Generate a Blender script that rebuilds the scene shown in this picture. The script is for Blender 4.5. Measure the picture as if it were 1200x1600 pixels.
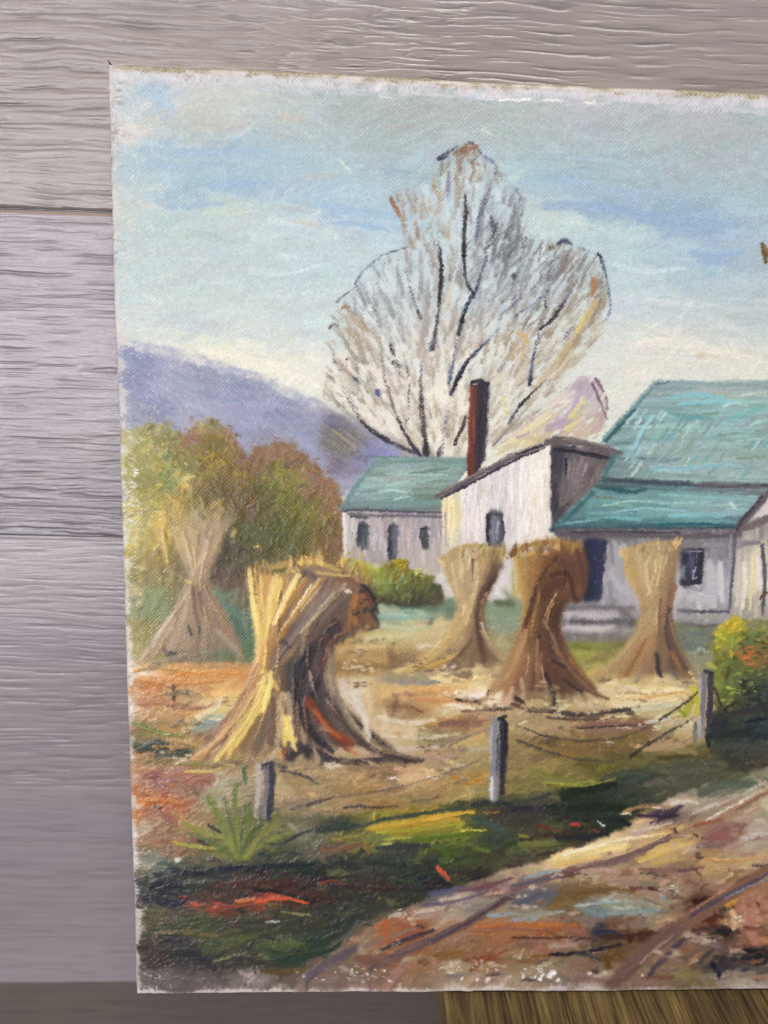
import bpy, math, random
import numpy as np

# ------------------------------------------------------------------ scene, camera, light
scene = bpy.context.scene
for o in list(bpy.data.objects):
    bpy.data.objects.remove(o)
C = scene.collection
rng = np.random.default_rng(11)
rnd = random.Random(5)

F = 1109.0                                   # focal length in pixels of a 1200x1600 frame
CX, CY = 600.0, 800.0


def ray(x, y):
    return np.array([(x - CX) / F, (y - CY) / F, 1.0])


def unit(v):
    return v / np.linalg.norm(v)


# measured corners of the canvas give its pose; it leans 9.5 degrees on an upright wall
TLp, TRp, BLp, BRp = (170, 101), (1200, 150), (216, 1552), (1200, 1545)
vx = unit(np.cross(np.cross(ray(*TLp), ray(*TRp)), np.cross(ray(*BLp), ray(*BRp))))
vx *= np.sign(vx[0])
vy = unit(np.cross(np.cross(ray(*TLp), ray(*BLp)), vx))
vy *= np.sign(vy[1])
vn_ = np.cross(vx, vy)
CAN_H, CAN_W, CAN_T = 0.406, 0.508, 0.018
LEAN = math.radians(9.5)
k = np.linalg.lstsq(np.stack([ray(*TLp), -ray(*BLp)], 1), -CAN_H * vy, rcond=None)[0]
TL = k[0] * ray(*TLp)
down = math.cos(LEAN) * vy + math.sin(LEAN) * vn_
into = np.cross(vx, down)
R = np.stack([vx, into, -down])              # camera space -> world
WALL_OFF = (TL + vn_ * CAN_T) @ into
ORG = TL + into * (WALL_OFF - TL @ into)     # world origin: on the wall, level with the canvas's top left corner


def W(p):
    return R @ (np.asarray(p, float) - ORG)


cam_loc = W((0, 0, 0))
rx, ry, rz = R @ np.array([1, 0, 0]), R @ np.array([0, -1, 0]), R @ np.array([0, 0, -1])
from mathutils import Matrix, Vector
M = Matrix(((rx[0], ry[0], rz[0], cam_loc[0]), (rx[1], ry[1], rz[1], cam_loc[1]),
            (rx[2], ry[2], rz[2], cam_loc[2]), (0, 0, 0, 1)))
cd = bpy.data.cameras.new('camera')
cam = bpy.data.objects.new('camera', cd)
C.objects.link(cam)
cam.matrix_world = M
cd.sensor_fit = 'VERTICAL'
cd.sensor_height = 36.0
cd.sensor_width = 27.0
cd.lens = 36.0 * F / 1600.0
cd.clip_start = 0.01
cd.clip_end = 60
cd.dof.use_dof = True
cd.dof.focus_distance = 0.300
cd.dof.aperture_fstop = 6.0
scene.camera = cam
scene.cycles.filter_width = 1.1
scene.render.resolution_x, scene.render.resolution_y = 768, 1024

scene.view_settings.view_transform = 'Standard'
scene.view_settings.look = 'None'
scene.view_settings.exposure = 0.0
scene.view_settings.gamma = 1.0
scene.view_settings.use_curve_mapping = False

world = bpy.data.worlds.new('World')
scene.world = world
world.use_nodes = True
bg = world.node_tree.nodes['Background']
bg.inputs[0].default_value = (0.93, 0.94, 1.0, 1)
bg.inputs[1].default_value = 0.30


def area(name, loc, target, sx, sy, power, col):
    l = bpy.data.lights.new(name, 'AREA')
    l.shape = 'RECTANGLE'
    l.size, l.size_y = sx, sy
    l.energy = power
    l.color = col
    o = bpy.data.objects.new(name, l)
    C.objects.link(o)
    o.location = loc
    o.rotation_euler = (Vector(target) - Vector(loc)).to_track_quat('-Z', 'Y').to_euler()
    return o


# a window behind and left of the photographer, and the room's ceiling lamp
area('window_light', (-1.15, -2.5, -0.38), (0.0, 0, -0.15), 0.42, 0.62, 54, (0.955, 0.955, 1.0))
area('ceiling_light', (0.45, -1.35, 1.95), (0.15, 0, -0.2), 0.8, 0.5, 46, (1.0, 0.965, 0.92))


# ------------------------------------------------------------------ helpers
def lin(c):
    c = np.asarray(c, float)
    return np.where(c <= 0.04045, c / 12.92, ((np.clip(c, 0, None) + 0.055) / 1.055) ** 2.4)


def hx(s):
    s = s.lstrip('#')
    return np.array([int(s[i:i + 2], 16) / 255.0 for i in (0, 2, 4)])


def sstep(a, b, x):
    t = np.clip((x - a) / (b - a), 0, 1)
    return t * t * (3 - 2 * t)


TAB = np.random.default_rng(3).random((512, 512)).astype(np.float32)


def vn(x, y, seed=0):
    """smooth value noise in 0..1 at arbitrary coordinates"""
    x = np.asarray(x, np.float64) + seed * 17.31
    y = np.asarray(y, np.float64) + seed * 41.77
    xi = np.floor(x).astype(np.int64)
    yi = np.floor(y).astype(np.int64)
    fx = (x - xi).astype(np.float32)
    fy = (y - yi).astype(np.float32)
    fx = fx * fx * (3 - 2 * fx)
    fy = fy * fy * (3 - 2 * fy)
    a, b, c, d = xi & 511, (xi + 1) & 511, yi & 511, (yi + 1) & 511
    return (TAB[c, a] * (1 - fx) + TAB[c, b] * fx) * (1 - fy) + (TAB[d, a] * (1 - fx) + TAB[d, b] * fx) * fy


def fbm(x, y, seed=0, o=4):
    s, a, t = 0, 1.0, 0
    for i in range(o):
        s = s + a * vn(x * 2 ** i, y * 2 ** i, seed + i * 7)
        t += a
        a *= 0.5
    return s / t


def mat(name):
    m = bpy.data.materials.new(name)
    m.use_nodes = True
    nt = m.node_tree
    return m, nt, nt.nodes['Principled BSDF']


def grid_mesh(name, P, col, material, keep=None, normals=None, smooth=True):
    """a sheet of quads from a grid of points, with one colour per vertex; keep selects faces"""
    h, w = P.shape[:2]
    idx = np.arange(h * w, dtype=np.int32).reshape(h, w)
    q = np.stack([idx[1:, :-1], idx[1:, 1:], idx[:-1, 1:], idx[:-1, :-1]], -1).reshape(-1, 4)
    if keep is not None:
        q = q[keep.reshape(-1)]
    used = np.zeros(h * w, bool)
    used[q.reshape(-1)] = True
    remap = np.cumsum(used).astype(np.int32) - 1
    q = remap[q]
    v = P.reshape(-1, 3)[used].astype(np.float32)
    c = col.reshape(-1, col.shape[-1])[used].astype(np.float32)
    me = bpy.data.meshes.new(name)
    me.vertices.add(len(v))
    me.vertices.foreach_set('co', v.reshape(-1))
    me.loops.add(len(q) * 4)
    me.loops.foreach_set('vertex_index', np.ascontiguousarray(q.reshape(-1)))
    me.polygons.add(len(q))
    me.polygons.foreach_set('loop_start', np.arange(0, len(q) * 4, 4, dtype=np.int32))
    me.update(calc_edges=True)
    me.polygons.foreach_set('use_smooth', np.full(len(q), smooth))
    at = me.color_attributes.new('paint', 'FLOAT_COLOR', 'POINT')
    at.data.foreach_set('color', np.concatenate([c[:, :3], c[:, 3:4] if c.shape[1] > 3 else np.ones((len(c), 1), np.float32)], 1).reshape(-1))
    if normals is not None:
        me.normals_split_custom_set_from_vertices(normals.reshape(-1, 3)[used].tolist())
    me.materials.append(material)
    o = bpy.data.objects.new(name, me)
    C.objects.link(o)
    return o


def box_mesh(name, boxes, material, bevel=0.0):
    import bmesh
    bm = bmesh.new()
    for (x0, x1, y0, y1, z0, z1) in boxes:
        r = bmesh.ops.create_cube(bm, size=1)
        for v in r['verts']:
            v.co = Vector((x0 + (v.co.x + .5) * (x1 - x0), y0 + (v.co.y + .5) * (y1 - y0), z0 + (v.co.z + .5) * (z1 - z0)))
    if bevel:
        bmesh.ops.bevel(bm, geom=list(bm.edges), offset=bevel, segments=3, affect='EDGES', profile=0.6)
    me = bpy.data.meshes.new(name)
    bm.to_mesh(me)
    bm.free()
    me.materials.append(material)
    o = bpy.data.objects.new(name, me)
    C.objects.link(o)
    return o


# ------------------------------------------------------------------ the plank wall
def axis(lo, a, b, hi, fine, coarse):
    return np.concatenate([np.arange(lo, a, coarse), np.arange(a, b, fine), np.arange(b, hi + coarse * .5, coarse)])


gx = axis(-0.85, -0.235, 0.335, 1.15, 0.0006, 0.012)
gd = axis(-0.50, -0.045, 0.56, 0.95, 0.00030, 0.010)          # metres down from the canvas's top left corner
X, D = np.meshgrid(gx, gd)
SEAM0, PW = 0.0512, 0.1505
kp = np.floor((D - SEAM0) / PW).astype(int)
yl = D - SEAM0 - kp * PW
yl = np.where(kp == 3, yl + 0.004, yl)
height = np.zeros_like(X, np.float32)
wc = np.zeros(X.shape + (3,), np.float32)
TONES = {-1: 'a0948f', 0: 'a09298', 1: '978c90', 2: '94898d', 3: '62574f'}  # lowest plank also carries the shade of painting and table in its colour
for kk in range(kp.min(), kp.max() + 1):
    rows = np.where(kp[:, 0] == kk)[0]
    if not len(rows):
        continue
    sl = slice(rows[0], rows[-1] + 1)
    x, y = X[sl] + kk * 3.7, yl[sl]
    s = 20 + kk * 5
    fig = sstep(-.06, .02, X[sl]) if kk == -1 else .35            # where the cathedral figure shows
    warp = 0.004 * (fbm(x * 7, y * 22, s) - .5) + 0.0012 * (vn(x * 40, y * 160, s + 1) - .5) + .0006 * (vn(x * 170, y * 500, s + 21) - .5)
    warp = warp + .008 * (fbm(x * 9 + 2, y * 16, s + 9) - .5) * (fig + .3)
    yy = y + warp
    fib = vn(x * 48, yy * 900, s + 2)
    fib2 = vn(x * 85, yy * 1900, s + 3)
    wide = vn(x * 26, yy * 430, s + 4)
    # growth rings end in small ragged scarps that climb to the right
    jag = 1.1 * (vn(x * 55, y * 1300, s + 6) - .5) + .5 * (vn(x * 140, y * 1900, s + 16) - .5)
    q = (y * 78 + x * 17 + 3.2 * (fbm(x * 9, y * 13, s + 5) - .5)) * 1.0 + jag * .75
    saw = q - np.floor(q)
    ringamp = fig * sstep(.44, .60, fbm(x * 17, y * 40, s + 8))
    scarp = np.where(saw < .10, saw / .10, (1 - saw) ** 1.6 / .90) * ringamp
    under_ = sstep(.82, .98, saw) * ringamp
    groove = sstep(.34, .14, fib) * (.3 + .7 * vn(x * 16, yy * 90, s + 7))
    groove2 = sstep(.32, .12, fib2) * .7
    crack = sstep(.05, .0, np.abs(vn(x * 6, yy * 80, s + 12) - .5)) * sstep(.60, .70, fbm(x * 10, y * 30, s + 13))
    hh = 0.00028 * scarp + 0.00024 * (wide - .5) + 0.00026 * (fib - .5) + .00010 * (fib2 - .5) - 0.00026 * groove - 0.00013 * groove2 - 0.0003 * crack
    hh = hh * {-1: .8, 0: .85, 1: .40, 2: .25, 3: .3}.get(kk, .5)
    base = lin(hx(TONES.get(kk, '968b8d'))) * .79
    tone = 0.95 + .16 * (wide - .5) + .20 * (fib - .5) + .12 * (fib2 - .5) + .16 * (fbm(x * 7, y * 45, s + 14) - .5)
    tone = tone * (1 - .26 * groove) * (1 - .16 * groove2) * (1 - .25 * crack) * (1 - .22 * under_) + .06 * scarp
    # glare and its fall-off put into the board colour as lighter and darker bands
    glare_band = {-1: lambda t: 1.0 + 0 * t, 0: lambda t: 1.04 - .34 * sstep(.40, .98, t), 1: lambda t: 1.20 - .22 * sstep(.0, .5, t), 2: lambda t: 1.07 - .09 * sstep(.0, .4, t) + .10 * sstep(.75, 1, t)}.get(kk, lambda t: 1.0 + 0 * t)(y / PW)
    tone = 1 + (tone - 1) * {-1: 1.0, 0: 1.0, 1: .75, 2: .6}.get(kk, .7)
    tone = tone * glare_band
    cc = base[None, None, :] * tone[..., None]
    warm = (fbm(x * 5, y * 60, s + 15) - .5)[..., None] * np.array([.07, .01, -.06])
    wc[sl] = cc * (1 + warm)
    # bevelled long edges
    top_e, bot_e = y, PW - y
    bev = {-1: 1.0, 0: 1.0, 1: .7, 2: .12}.get(kk, .35)
    height[sl] = hh - 0.0012 * bev * sstep(.0022, .0002, top_e) - (0.0010 * min(bev, .12 if kk == 1 else 1) * sstep(.0014, .0002, bot_e) if kk != 3 else 0)
    line = {0: .62, 1: .10, 2: .05, 3: .5}.get(kk, .3)          # how dark the joint above this plank is
    lower = {-1: .55, 0: .22, 1: .05, 2: .45}.get(kk, .2)
    wc[sl] *= (1 - line * sstep(.0009, .0003, top_e))[..., None] * (1 - lower * sstep(.0010, .0003, bot_e))[..., None]
    if kk == 0:                                                # a strip of tan core shows in this joint
        t_ = (sstep(.0006, .0010, top_e) * sstep(.0022, .0016, top_e) * .7)[..., None]
        wc[sl] = wc[sl] * (1 - t_) + lin(hx('8f7c62')) * t_
far = (X < -.24) | (X > .34) | (D < -.05) | (D > .562)
height[far] = 0
P = np.stack([X, -height, -D], -1)
m_wall, nt, bs = mat('vinyl_plank')
a = nt.nodes.new('ShaderNodeVertexColor')
a.layer_name = 'paint'
nt.links.new(a.outputs[0], bs.inputs['Base Color'])
bs.inputs['Roughness'].default_value = 0.26
bs.inputs['Specular IOR Level'].default_value = 0.75
tc = nt.nodes.new('ShaderNodeTexCoord')
mp = nt.nodes.new('ShaderNodeMapping')
mp.inputs['Scale'].default_value = (160, 1, 2600)
nz = nt.nodes.new('ShaderNodeTexNoise')
nz.inputs['Detail'].default_value = 3
bp = nt.nodes.new('ShaderNodeBump')
bp.inputs['Strength'].default_value = 0.25
bp.inputs['Distance'].default_value = 0.0003
for aa, bb in ((tc.outputs['Object'], mp.inputs[0]), (mp.outputs[0], nz.inputs[0]), (nz.outputs[0], bp.inputs['Height']), (bp.outputs[0], bs.inputs['Normal'])):
    nt.links.new(aa, bb)
wall = grid_mesh('plank_wall', P, wc, m_wall)
wall['label'] = 'grey wood grain plank wall behind the leaning painting'
wall['category'] = 'wall'

# ------------------------------------------------------------------ the wooden table under the canvas
bot_back = W(TL + vy * CAN_H + vn_ * CAN_T)
TZ = bot_back[2]
r0 = R @ ray(697, 1580)
tt = (TZ - cam_loc[2]) / r0[2]
TXL = (cam_loc + r0 * tt)[0]
m_tab, nt, bs = mat('stained_oak')
tc = nt.nodes.new('ShaderNodeTexCoord')
mp = nt.nodes.new('ShaderNodeMapping')
mp.inputs['Scale'].default_value = (300, 15, 300)
n1 = nt.nodes.new('ShaderNodeTexNoise')
n1.inputs['Scale'].default_value = 1.0
n1.inputs['Detail'].default_value = 6
n1.inputs['Roughness'].default_value = .65
n1.inputs['Distortion'].default_value = 1.0
mp2 = nt.nodes.new('ShaderNodeMapping')
mp2.inputs['Scale'].default_value = (900, 60, 900)
n2 = nt.nodes.new('ShaderNodeTexNoise')
n2.inputs['Scale'].default_value = 1.0
n2.inputs['Detail'].default_value = 4
mp3 = nt.nodes.new('ShaderNodeMapping')
mp3.inputs['Scale'].default_value = (80, 9, 30)
n3 = nt.nodes.new('ShaderNodeTexNoise')
n3.inputs['Scale'].default_value = 1.0
mx = nt.nodes.new('ShaderNodeMath'); mx.operation = 'MULTIPLY_ADD'
mx.inputs[1].default_value = .45
m3 = nt.nodes.new('ShaderNodeMath'); m3.operation = 'MULTIPLY_ADD'
m3.inputs[1].default_value = .55
cr = nt.nodes.new('ShaderNodeValToRGB')
e = cr.color_ramp.elements
e[0].position, e[0].color = .78, (*lin(hx('2c2013')), 1)
e[1].position, e[1].color = 1.22, (*lin(hx('a58f5a')), 1)
for pos, c in ((.90, '55432a'), (.99, '79643d'), ):
    x = e.new(pos); x.color = (*lin(hx(c)), 1)
e[-1].position = 1.0
for i, p_ in enumerate((.38, .47, .56, .68)):
    e[i].position = p_
dv = nt.nodes.new('ShaderNodeMath'); dv.operation = 'DIVIDE'; dv.inputs[1].default_value = 2.0
bp = nt.nodes.new('ShaderNodeBump'); bp.inputs['Strength'].default_value = .5; bp.inputs['Distance'].default_value = .0006
L = nt.links.new
for a_, b_ in ((tc.outputs['Object'], mp.inputs[0]), (tc.outputs['Object'], mp2.inputs[0]), (tc.outputs['Object'], mp3.inputs[0]),
               (mp.outputs[0], n1.inputs['Vector']), (mp2.outputs[0], n2.inputs['Vector']), (mp3.outputs[0], n3.inputs['Vector']),
               (n2.outputs[0], mx.inputs[0]), (n1.outputs[0], mx.inputs[2]), (n3.outputs[0], m3.inputs[0]), (mx.outputs[0], m3.inputs[2]),
               (m3.outputs[0], dv.inputs[0]), (dv.outputs[0], cr.inputs[0]), (cr.outputs[0], bs.inputs['Base Color']),
               (mx.outputs[0], bp.inputs['Height']), (bp.outputs[0], bs.inputs['Normal'])):
    L(a_, b_)
bs.inputs['Roughness'].default_value = .5
bs.inputs['Specular IOR Level'].default_value = .3
table = bpy.data.objects.new('wooden_table', None)
C.objects.link(table)
table.location = (TXL + .3, -.2, TZ - .70)
table['label'] = 'brown stained wooden table with streaky grain under the painting'
table['category'] = 'table'


def under(o, parent):
    o.parent = parent
    o.matrix_parent_inverse = Matrix.Translation(parent.location).inverted()


YF, YB = -.42, -.012
bw = [0, .058, .158, .262, .36, .46, .56, .62]
top = box_mesh('tabletop', [(TXL + bw[i] + (.0001 if i else 0), TXL + bw[i + 1] - .0001, YF, YB, TZ - .028, TZ - .0002) for i in range(len(bw) - 1)], m_tab, .0005)
under(top, table)
for lx in (TXL + .03, TXL + .55):
    for ly in (YF + .03, YB - .07):
        leg = box_mesh('leg', [(lx, lx + .042, ly, ly + .042, TZ - .70, TZ - .0285)], m_tab, .002)
        under(leg, table)
for y0_ in (YF + .04, YB - .06):
    under(box_mesh('apron', [(TXL + .08, TXL + .54, y0_, y0_ + .02, TZ - .09, TZ - .029)], m_tab, .001), table)

# ------------------------------------------------------------------ the oil painting: a small brush engine
# Paint is laid in a sheet measured in "px" (0.28 mm); pigment colour and relief are kept for every point of the canvas.
BX0, BY0, BW, BH = 150, 84, 1840, 1484
col = np.zeros((BH, BW, 3), np.float32)
hgt = np.zeros((BH, BW), np.float32)          # impasto, in px
YY, XX = np.mgrid[0:BH, 0:BW].astype(np.float32)
PXX, PYY = XX + BX0, YY + BY0
# canvas coordinates of every point of the sheet, for the weave
Hm = np.stack([vx, vy, TL], 1)                # (u, v, 1) -> camera space
Hinv = np.linalg.inv(Hm)


def to_uv(px, py):
    r = np.stack([(px - CX) / F, (py - CY) / F, np.ones_like(px)], -1) @ Hinv.T
    return r[..., 0] / r[..., 2], r[..., 1] / r[..., 2]


def to_px(u, v):
    p = u[..., None] * vx + v[..., None] * vy + TL
    return p[..., 0] / p[..., 2] * F + CX, p[..., 1] / p[..., 2] * F + CY


PITCH = 0.00084


def weave(u, v):
    a, b = u / PITCH + .7 * (fbm(u * 90, v * 500, 31, 2) - .5), v / PITCH + .7 * (fbm(u * 500, v * 90, 32, 2) - .5)
    h = .5 + .5 * np.sin(np.pi * a) * np.sin(np.pi * b)
    slub = .75 + .5 * (vn(np.floor(a) * 1.7, b * .08, 33) * .5 + vn(a * .08, np.floor(b) * 1.7, 34) * .5)
    return (h * slub).astype(np.float32)


UU, VV = to_uv(PXX.astype(np.float64), PYY.astype(np.float64))
WV = weave(UU, VV)
GRIT = fbm(PXX / 3.0, PYY / 3.0, 41, 2).astype(np.float32)
BLOT = fbm(PXX / 14.0, PYY / 14.0, 42, 3).astype(np.float32)
WX = ((fbm(PXX / 9.0, PYY / 9.0, 43, 3) - .5) * 14).astype(np.float32)
WY = ((fbm(PXX / 9.0, PYY / 9.0, 44, 3) - .5) * 14).astype(np.float32)
TOOTH = np.clip(.62 * WV + .38 * GRIT, 0, 1)  # what a nearly dry brush catches
TOOTH = (TOOTH - TOOTH.mean()) / TOOTH.std() * .19 + .5


def pp(s):
    return np.array([[float(t) for t in q.split(',')] for q in s.split()])


def curve(p, step=5.0):
    p = np.asarray(p, float)
    if len(p) == 2:
        n = max(2, int(np.hypot(*(p[1] - p[0])) / 14) + 1)
        t = np.linspace(0, 1, n)[:, None]
        return p[0] + (p[1] - p[0]) * t
    q = np.vstack([2 * p[0] - p[1], p, 2 * p[-1] - p[-2]])
    out = []
    for i in range(1, len(q) - 2):
        n = max(2, int(np.hypot(*(q[i + 1] - q[i])) / step))
        t = np.linspace(0, 1, n, endpoint=False)[:, None]
        out.append(.5 * (2 * q[i] + (q[i + 1] - q[i - 1]) * t + (2 * q[i - 1] - 5 * q[i] + 4 * q[i + 1] - q[i + 2]) * t ** 2
                         + (3 * q[i] - q[i - 1] - 3 * q[i + 1] + q[i + 2]) * t ** 3))
    out.append(p[-1:])
    return np.vstack(out)


def inside(poly, warp=1.0, x=None, y=None):
    """mask of a polygon with a slightly ragged hand-painted edge"""
    x = PXX + warp * WX * .5 if x is None else x
    y = PYY + warp * WY * .5 if y is None else y
    m = np.zeros(x.shape, bool)
    n = len(poly)
    for i in range(n):
        x0, y0 = poly[i]
        x1, y1 = poly[(i + 1) % n]
        if y0 == y1:
            continue
        c = ((y0 > y) != (y1 > y)) & (x < (x1 - x0) * (y - y0) / (y1 - y0) + x0)
        m ^= c
    return m


def blur(a, r):
    for _ in range(2):
        for ax in (0, 1):
            s = a
            a = (np.roll(s, r, ax) + np.roll(s, -r, ax) + 2 * s + np.roll(s, r // 2 or 1, ax) + np.roll(s, -(r // 2 or 1), ax)) / 6
    return a


def stroke(pts, w, c, a=1.0, dry=0.0, th=.5, var=.05, c2=None, mask=None, taper=.6, rough=.35, nb=None, tooth=.5, feather=.42):
    """one brush mark: a bristly ribbon of pigment along a curve; dry > 0 lets only the tops of the weave take paint"""
    p = pts if isinstance(pts, np.ndarray) and len(pts) > 4 else curve(pts)
    c = hx(c) if isinstance(c, str) else np.asarray(c)
    c2 = c if c2 is None else (hx(c2) if isinstance(c2, str) else np.asarray(c2))
    r = w * .5 + 1.5
    x0, x1 = int(max(0, p[:, 0].min() - BX0 - r)), int(min(BW, p[:, 0].max() - BX0 + r + 2))
    y0, y1 = int(max(0, p[:, 1].min() - BY0 - r)), int(min(BH, p[:, 1].max() - BY0 + r + 2))
    if x1 <= x0 or y1 <= y0:
        return
    sl = (slice(y0, y1), slice(x0, x1))
    if mask is not None and not mask[sl].any():
        return
    gx_, gy_ = PXX[sl], PYY[sl]
    best = np.full(gx_.shape, 1e9, np.float32)
    S = np.zeros(gx_.shape, np.float32)
    T = np.zeros(gx_.shape, np.float32)
    seg = np.hypot(*(p[1:] - p[:-1]).T)
    tot = seg.sum() + 1e-6
    acc = 0.0
    for i in range(len(p) - 1):
        l = seg[i]
        if l < 1e-6:
            continue
        dx, dy = (p[i + 1] - p[i]) / l
        ex, ey = gx_ - p[i, 0], gy_ - p[i, 1]
        s = np.clip(ex * dx + ey * dy, 0, l)
        d2 = (ex - s * dx) ** 2 + (ey - s * dy) ** 2
        b = d2 < best
        best = np.where(b, d2, best)
        S = np.where(b, acc + s, S)
        T = np.where(b, -ex * dy + ey * dx, T)
        acc += l
    d = np.sqrt(best)
    s = S / tot
    lo = rnd.random() * 400
    nb = nb or max(3, w / 2.1)
    br = vn(T / w * nb + lo, S / 26 + lo * .7, 51)
    br2 = vn(T / w * nb * 2.3 + lo, S / 11 + lo * .3, 52)
    b = .65 * br + .35 * br2
    half = w * .5 * (1 - taper * .45 * sstep(.65, 1.0, s) - taper * .25 * sstep(.12, 0, s))
    e = sstep(1.04, feather, d / half + (b - .5) * rough * 2)
    if dry > 0:
        dd = dry * (.75 + .5 * s)
        e = e * sstep(dd - .13, dd + .13, tooth * TOOTH[sl] + (1 - tooth) * b + .03)
    al = e * a
    if mask is not None:
        al = al * mask[sl]
    cc = c[None, None] + (c2 - c)[None, None] * s[..., None]
    cc = cc * (1 + var * 2.2 * (b - .5))[..., None]
    al3 = al[..., None]
    col[sl] = col[sl] * (1 - al3) + cc * al3
    ridge = sstep(.45, .8, d / half) * .35
    hgt[sl] = hgt[sl] * (1 - al * .45) + al * th * (.35 + 1.0 * (b - .35) + ridge)


class Guide:
    """colours noted at places of the picture, blended between them"""
    def __init__(self, s, p=3.2, sx=1.0, sy=1.0):
        it = [q.replace(',', ' ').split() for q in s.strip().split(';') if q.strip()]
        self.xy = np.array([[float(i[0]), float(i[1])] for i in it])
        self.c = np.array([hx(i[2]) for i in it])
        self.p, self.sx, self.sy = p, sx, sy

    def __call__(self, x, y):
        d = ((self.xy[:, 0] - x) * self.sx) ** 2 + ((self.xy[:, 1] - y) * self.sy) ** 2 + 4
        w = d ** (-self.p / 2)
        return (w[:, None] * self.c).sum(0) / w.sum()

    def wash(self, m):
        ys, xs = np.nonzero(m)
        y0, y1, x0, x1 = ys.min(), ys.max() + 1, xs.min(), xs.max() + 1
        st = 4
        gy_, gx_ = np.mgrid[y0:y1 + st:st, x0:x1 + st:st]
        acc = np.zeros(gx_.shape + (3,)); wt = np.zeros(gx_.shape)
        for (px, py), c in zip(self.xy, self.c):
            d = ((px - gx_ - BX0) * self.sx) ** 2 + ((py - gy_ - BY0) * self.sy) ** 2 + 4
            w = d ** (-self.p / 2)
            acc += w[..., None] * c; wt += w
        f = np.repeat(np.repeat(acc / wt[..., None], st, 0), st, 1)[:y1 - y0, :x1 - x0]
        mm = m[y0:y1, x0:x1][..., None]
        col[y0:y1, x0:x1] = col[y0:y1, x0:x1] * (1 - mm) + f * mm


def greyed(c, f):
    c = hx(c)
    return c.mean() + (c - c.mean()) * f


def jit(c, v, h=.012):
    return np.clip(c * (1 + rnd.gauss(0, v)) + np.array([rnd.gauss(0, h) for _ in range(3)]), .02, .99)


def fill(poly, g, n, ang, L, w, warp=1.0, soft=2, dry=0.0, th=.35, a=.9, v=.03, h=.012, wash=True, curl=.15, spread=12, var=.05, mask=None, jp=6):
    """cover an area with marks that take their colour from a guide"""
    poly = pp(poly) if isinstance(poly, str) else np.asarray(poly, float)
    m = inside(poly, warp).astype(np.float32)
    if soft:
        m = blur(m, soft)
    if mask is not None:
        m = m * mask
    if wash:
        g.wash(m)
    x0, y0 = poly.min(0); x1, y1 = poly.max(0)
    k_ = 0
    while k_ < n:
        x, y = rnd.uniform(x0, x1), rnd.uniform(y0, y1)
        iy, ix = int(y - BY0), int(x - BX0)
        k_ += .15
        if not (0 <= iy < BH and 0 <= ix < BW) or m[iy, ix] < .3:
            continue
        k_ += .85
        t = math.radians((ang(x, y) if callable(ang) else ang) + rnd.gauss(0, spread))
        l = L * rnd.uniform(.5, 1.4)
        dx, dy = math.cos(t) * l / 2, math.sin(t) * l / 2
        bx, by = rnd.gauss(0, curl) * l, rnd.gauss(0, curl) * l
        c = jit(g(x + rnd.gauss(0, jp), y + rnd.gauss(0, jp)), v, h)
        stroke(np.array([[x - dx, y - dy], [x + bx * .5, y + by * .5], [x + dx, y + dy]]), w * rnd.uniform(.6, 1.3), c, a=a, dry=dry * rnd.uniform(.7, 1.2), th=th * rnd.uniform(.5, 1.5), mask=m, var=var)
    return m


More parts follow.
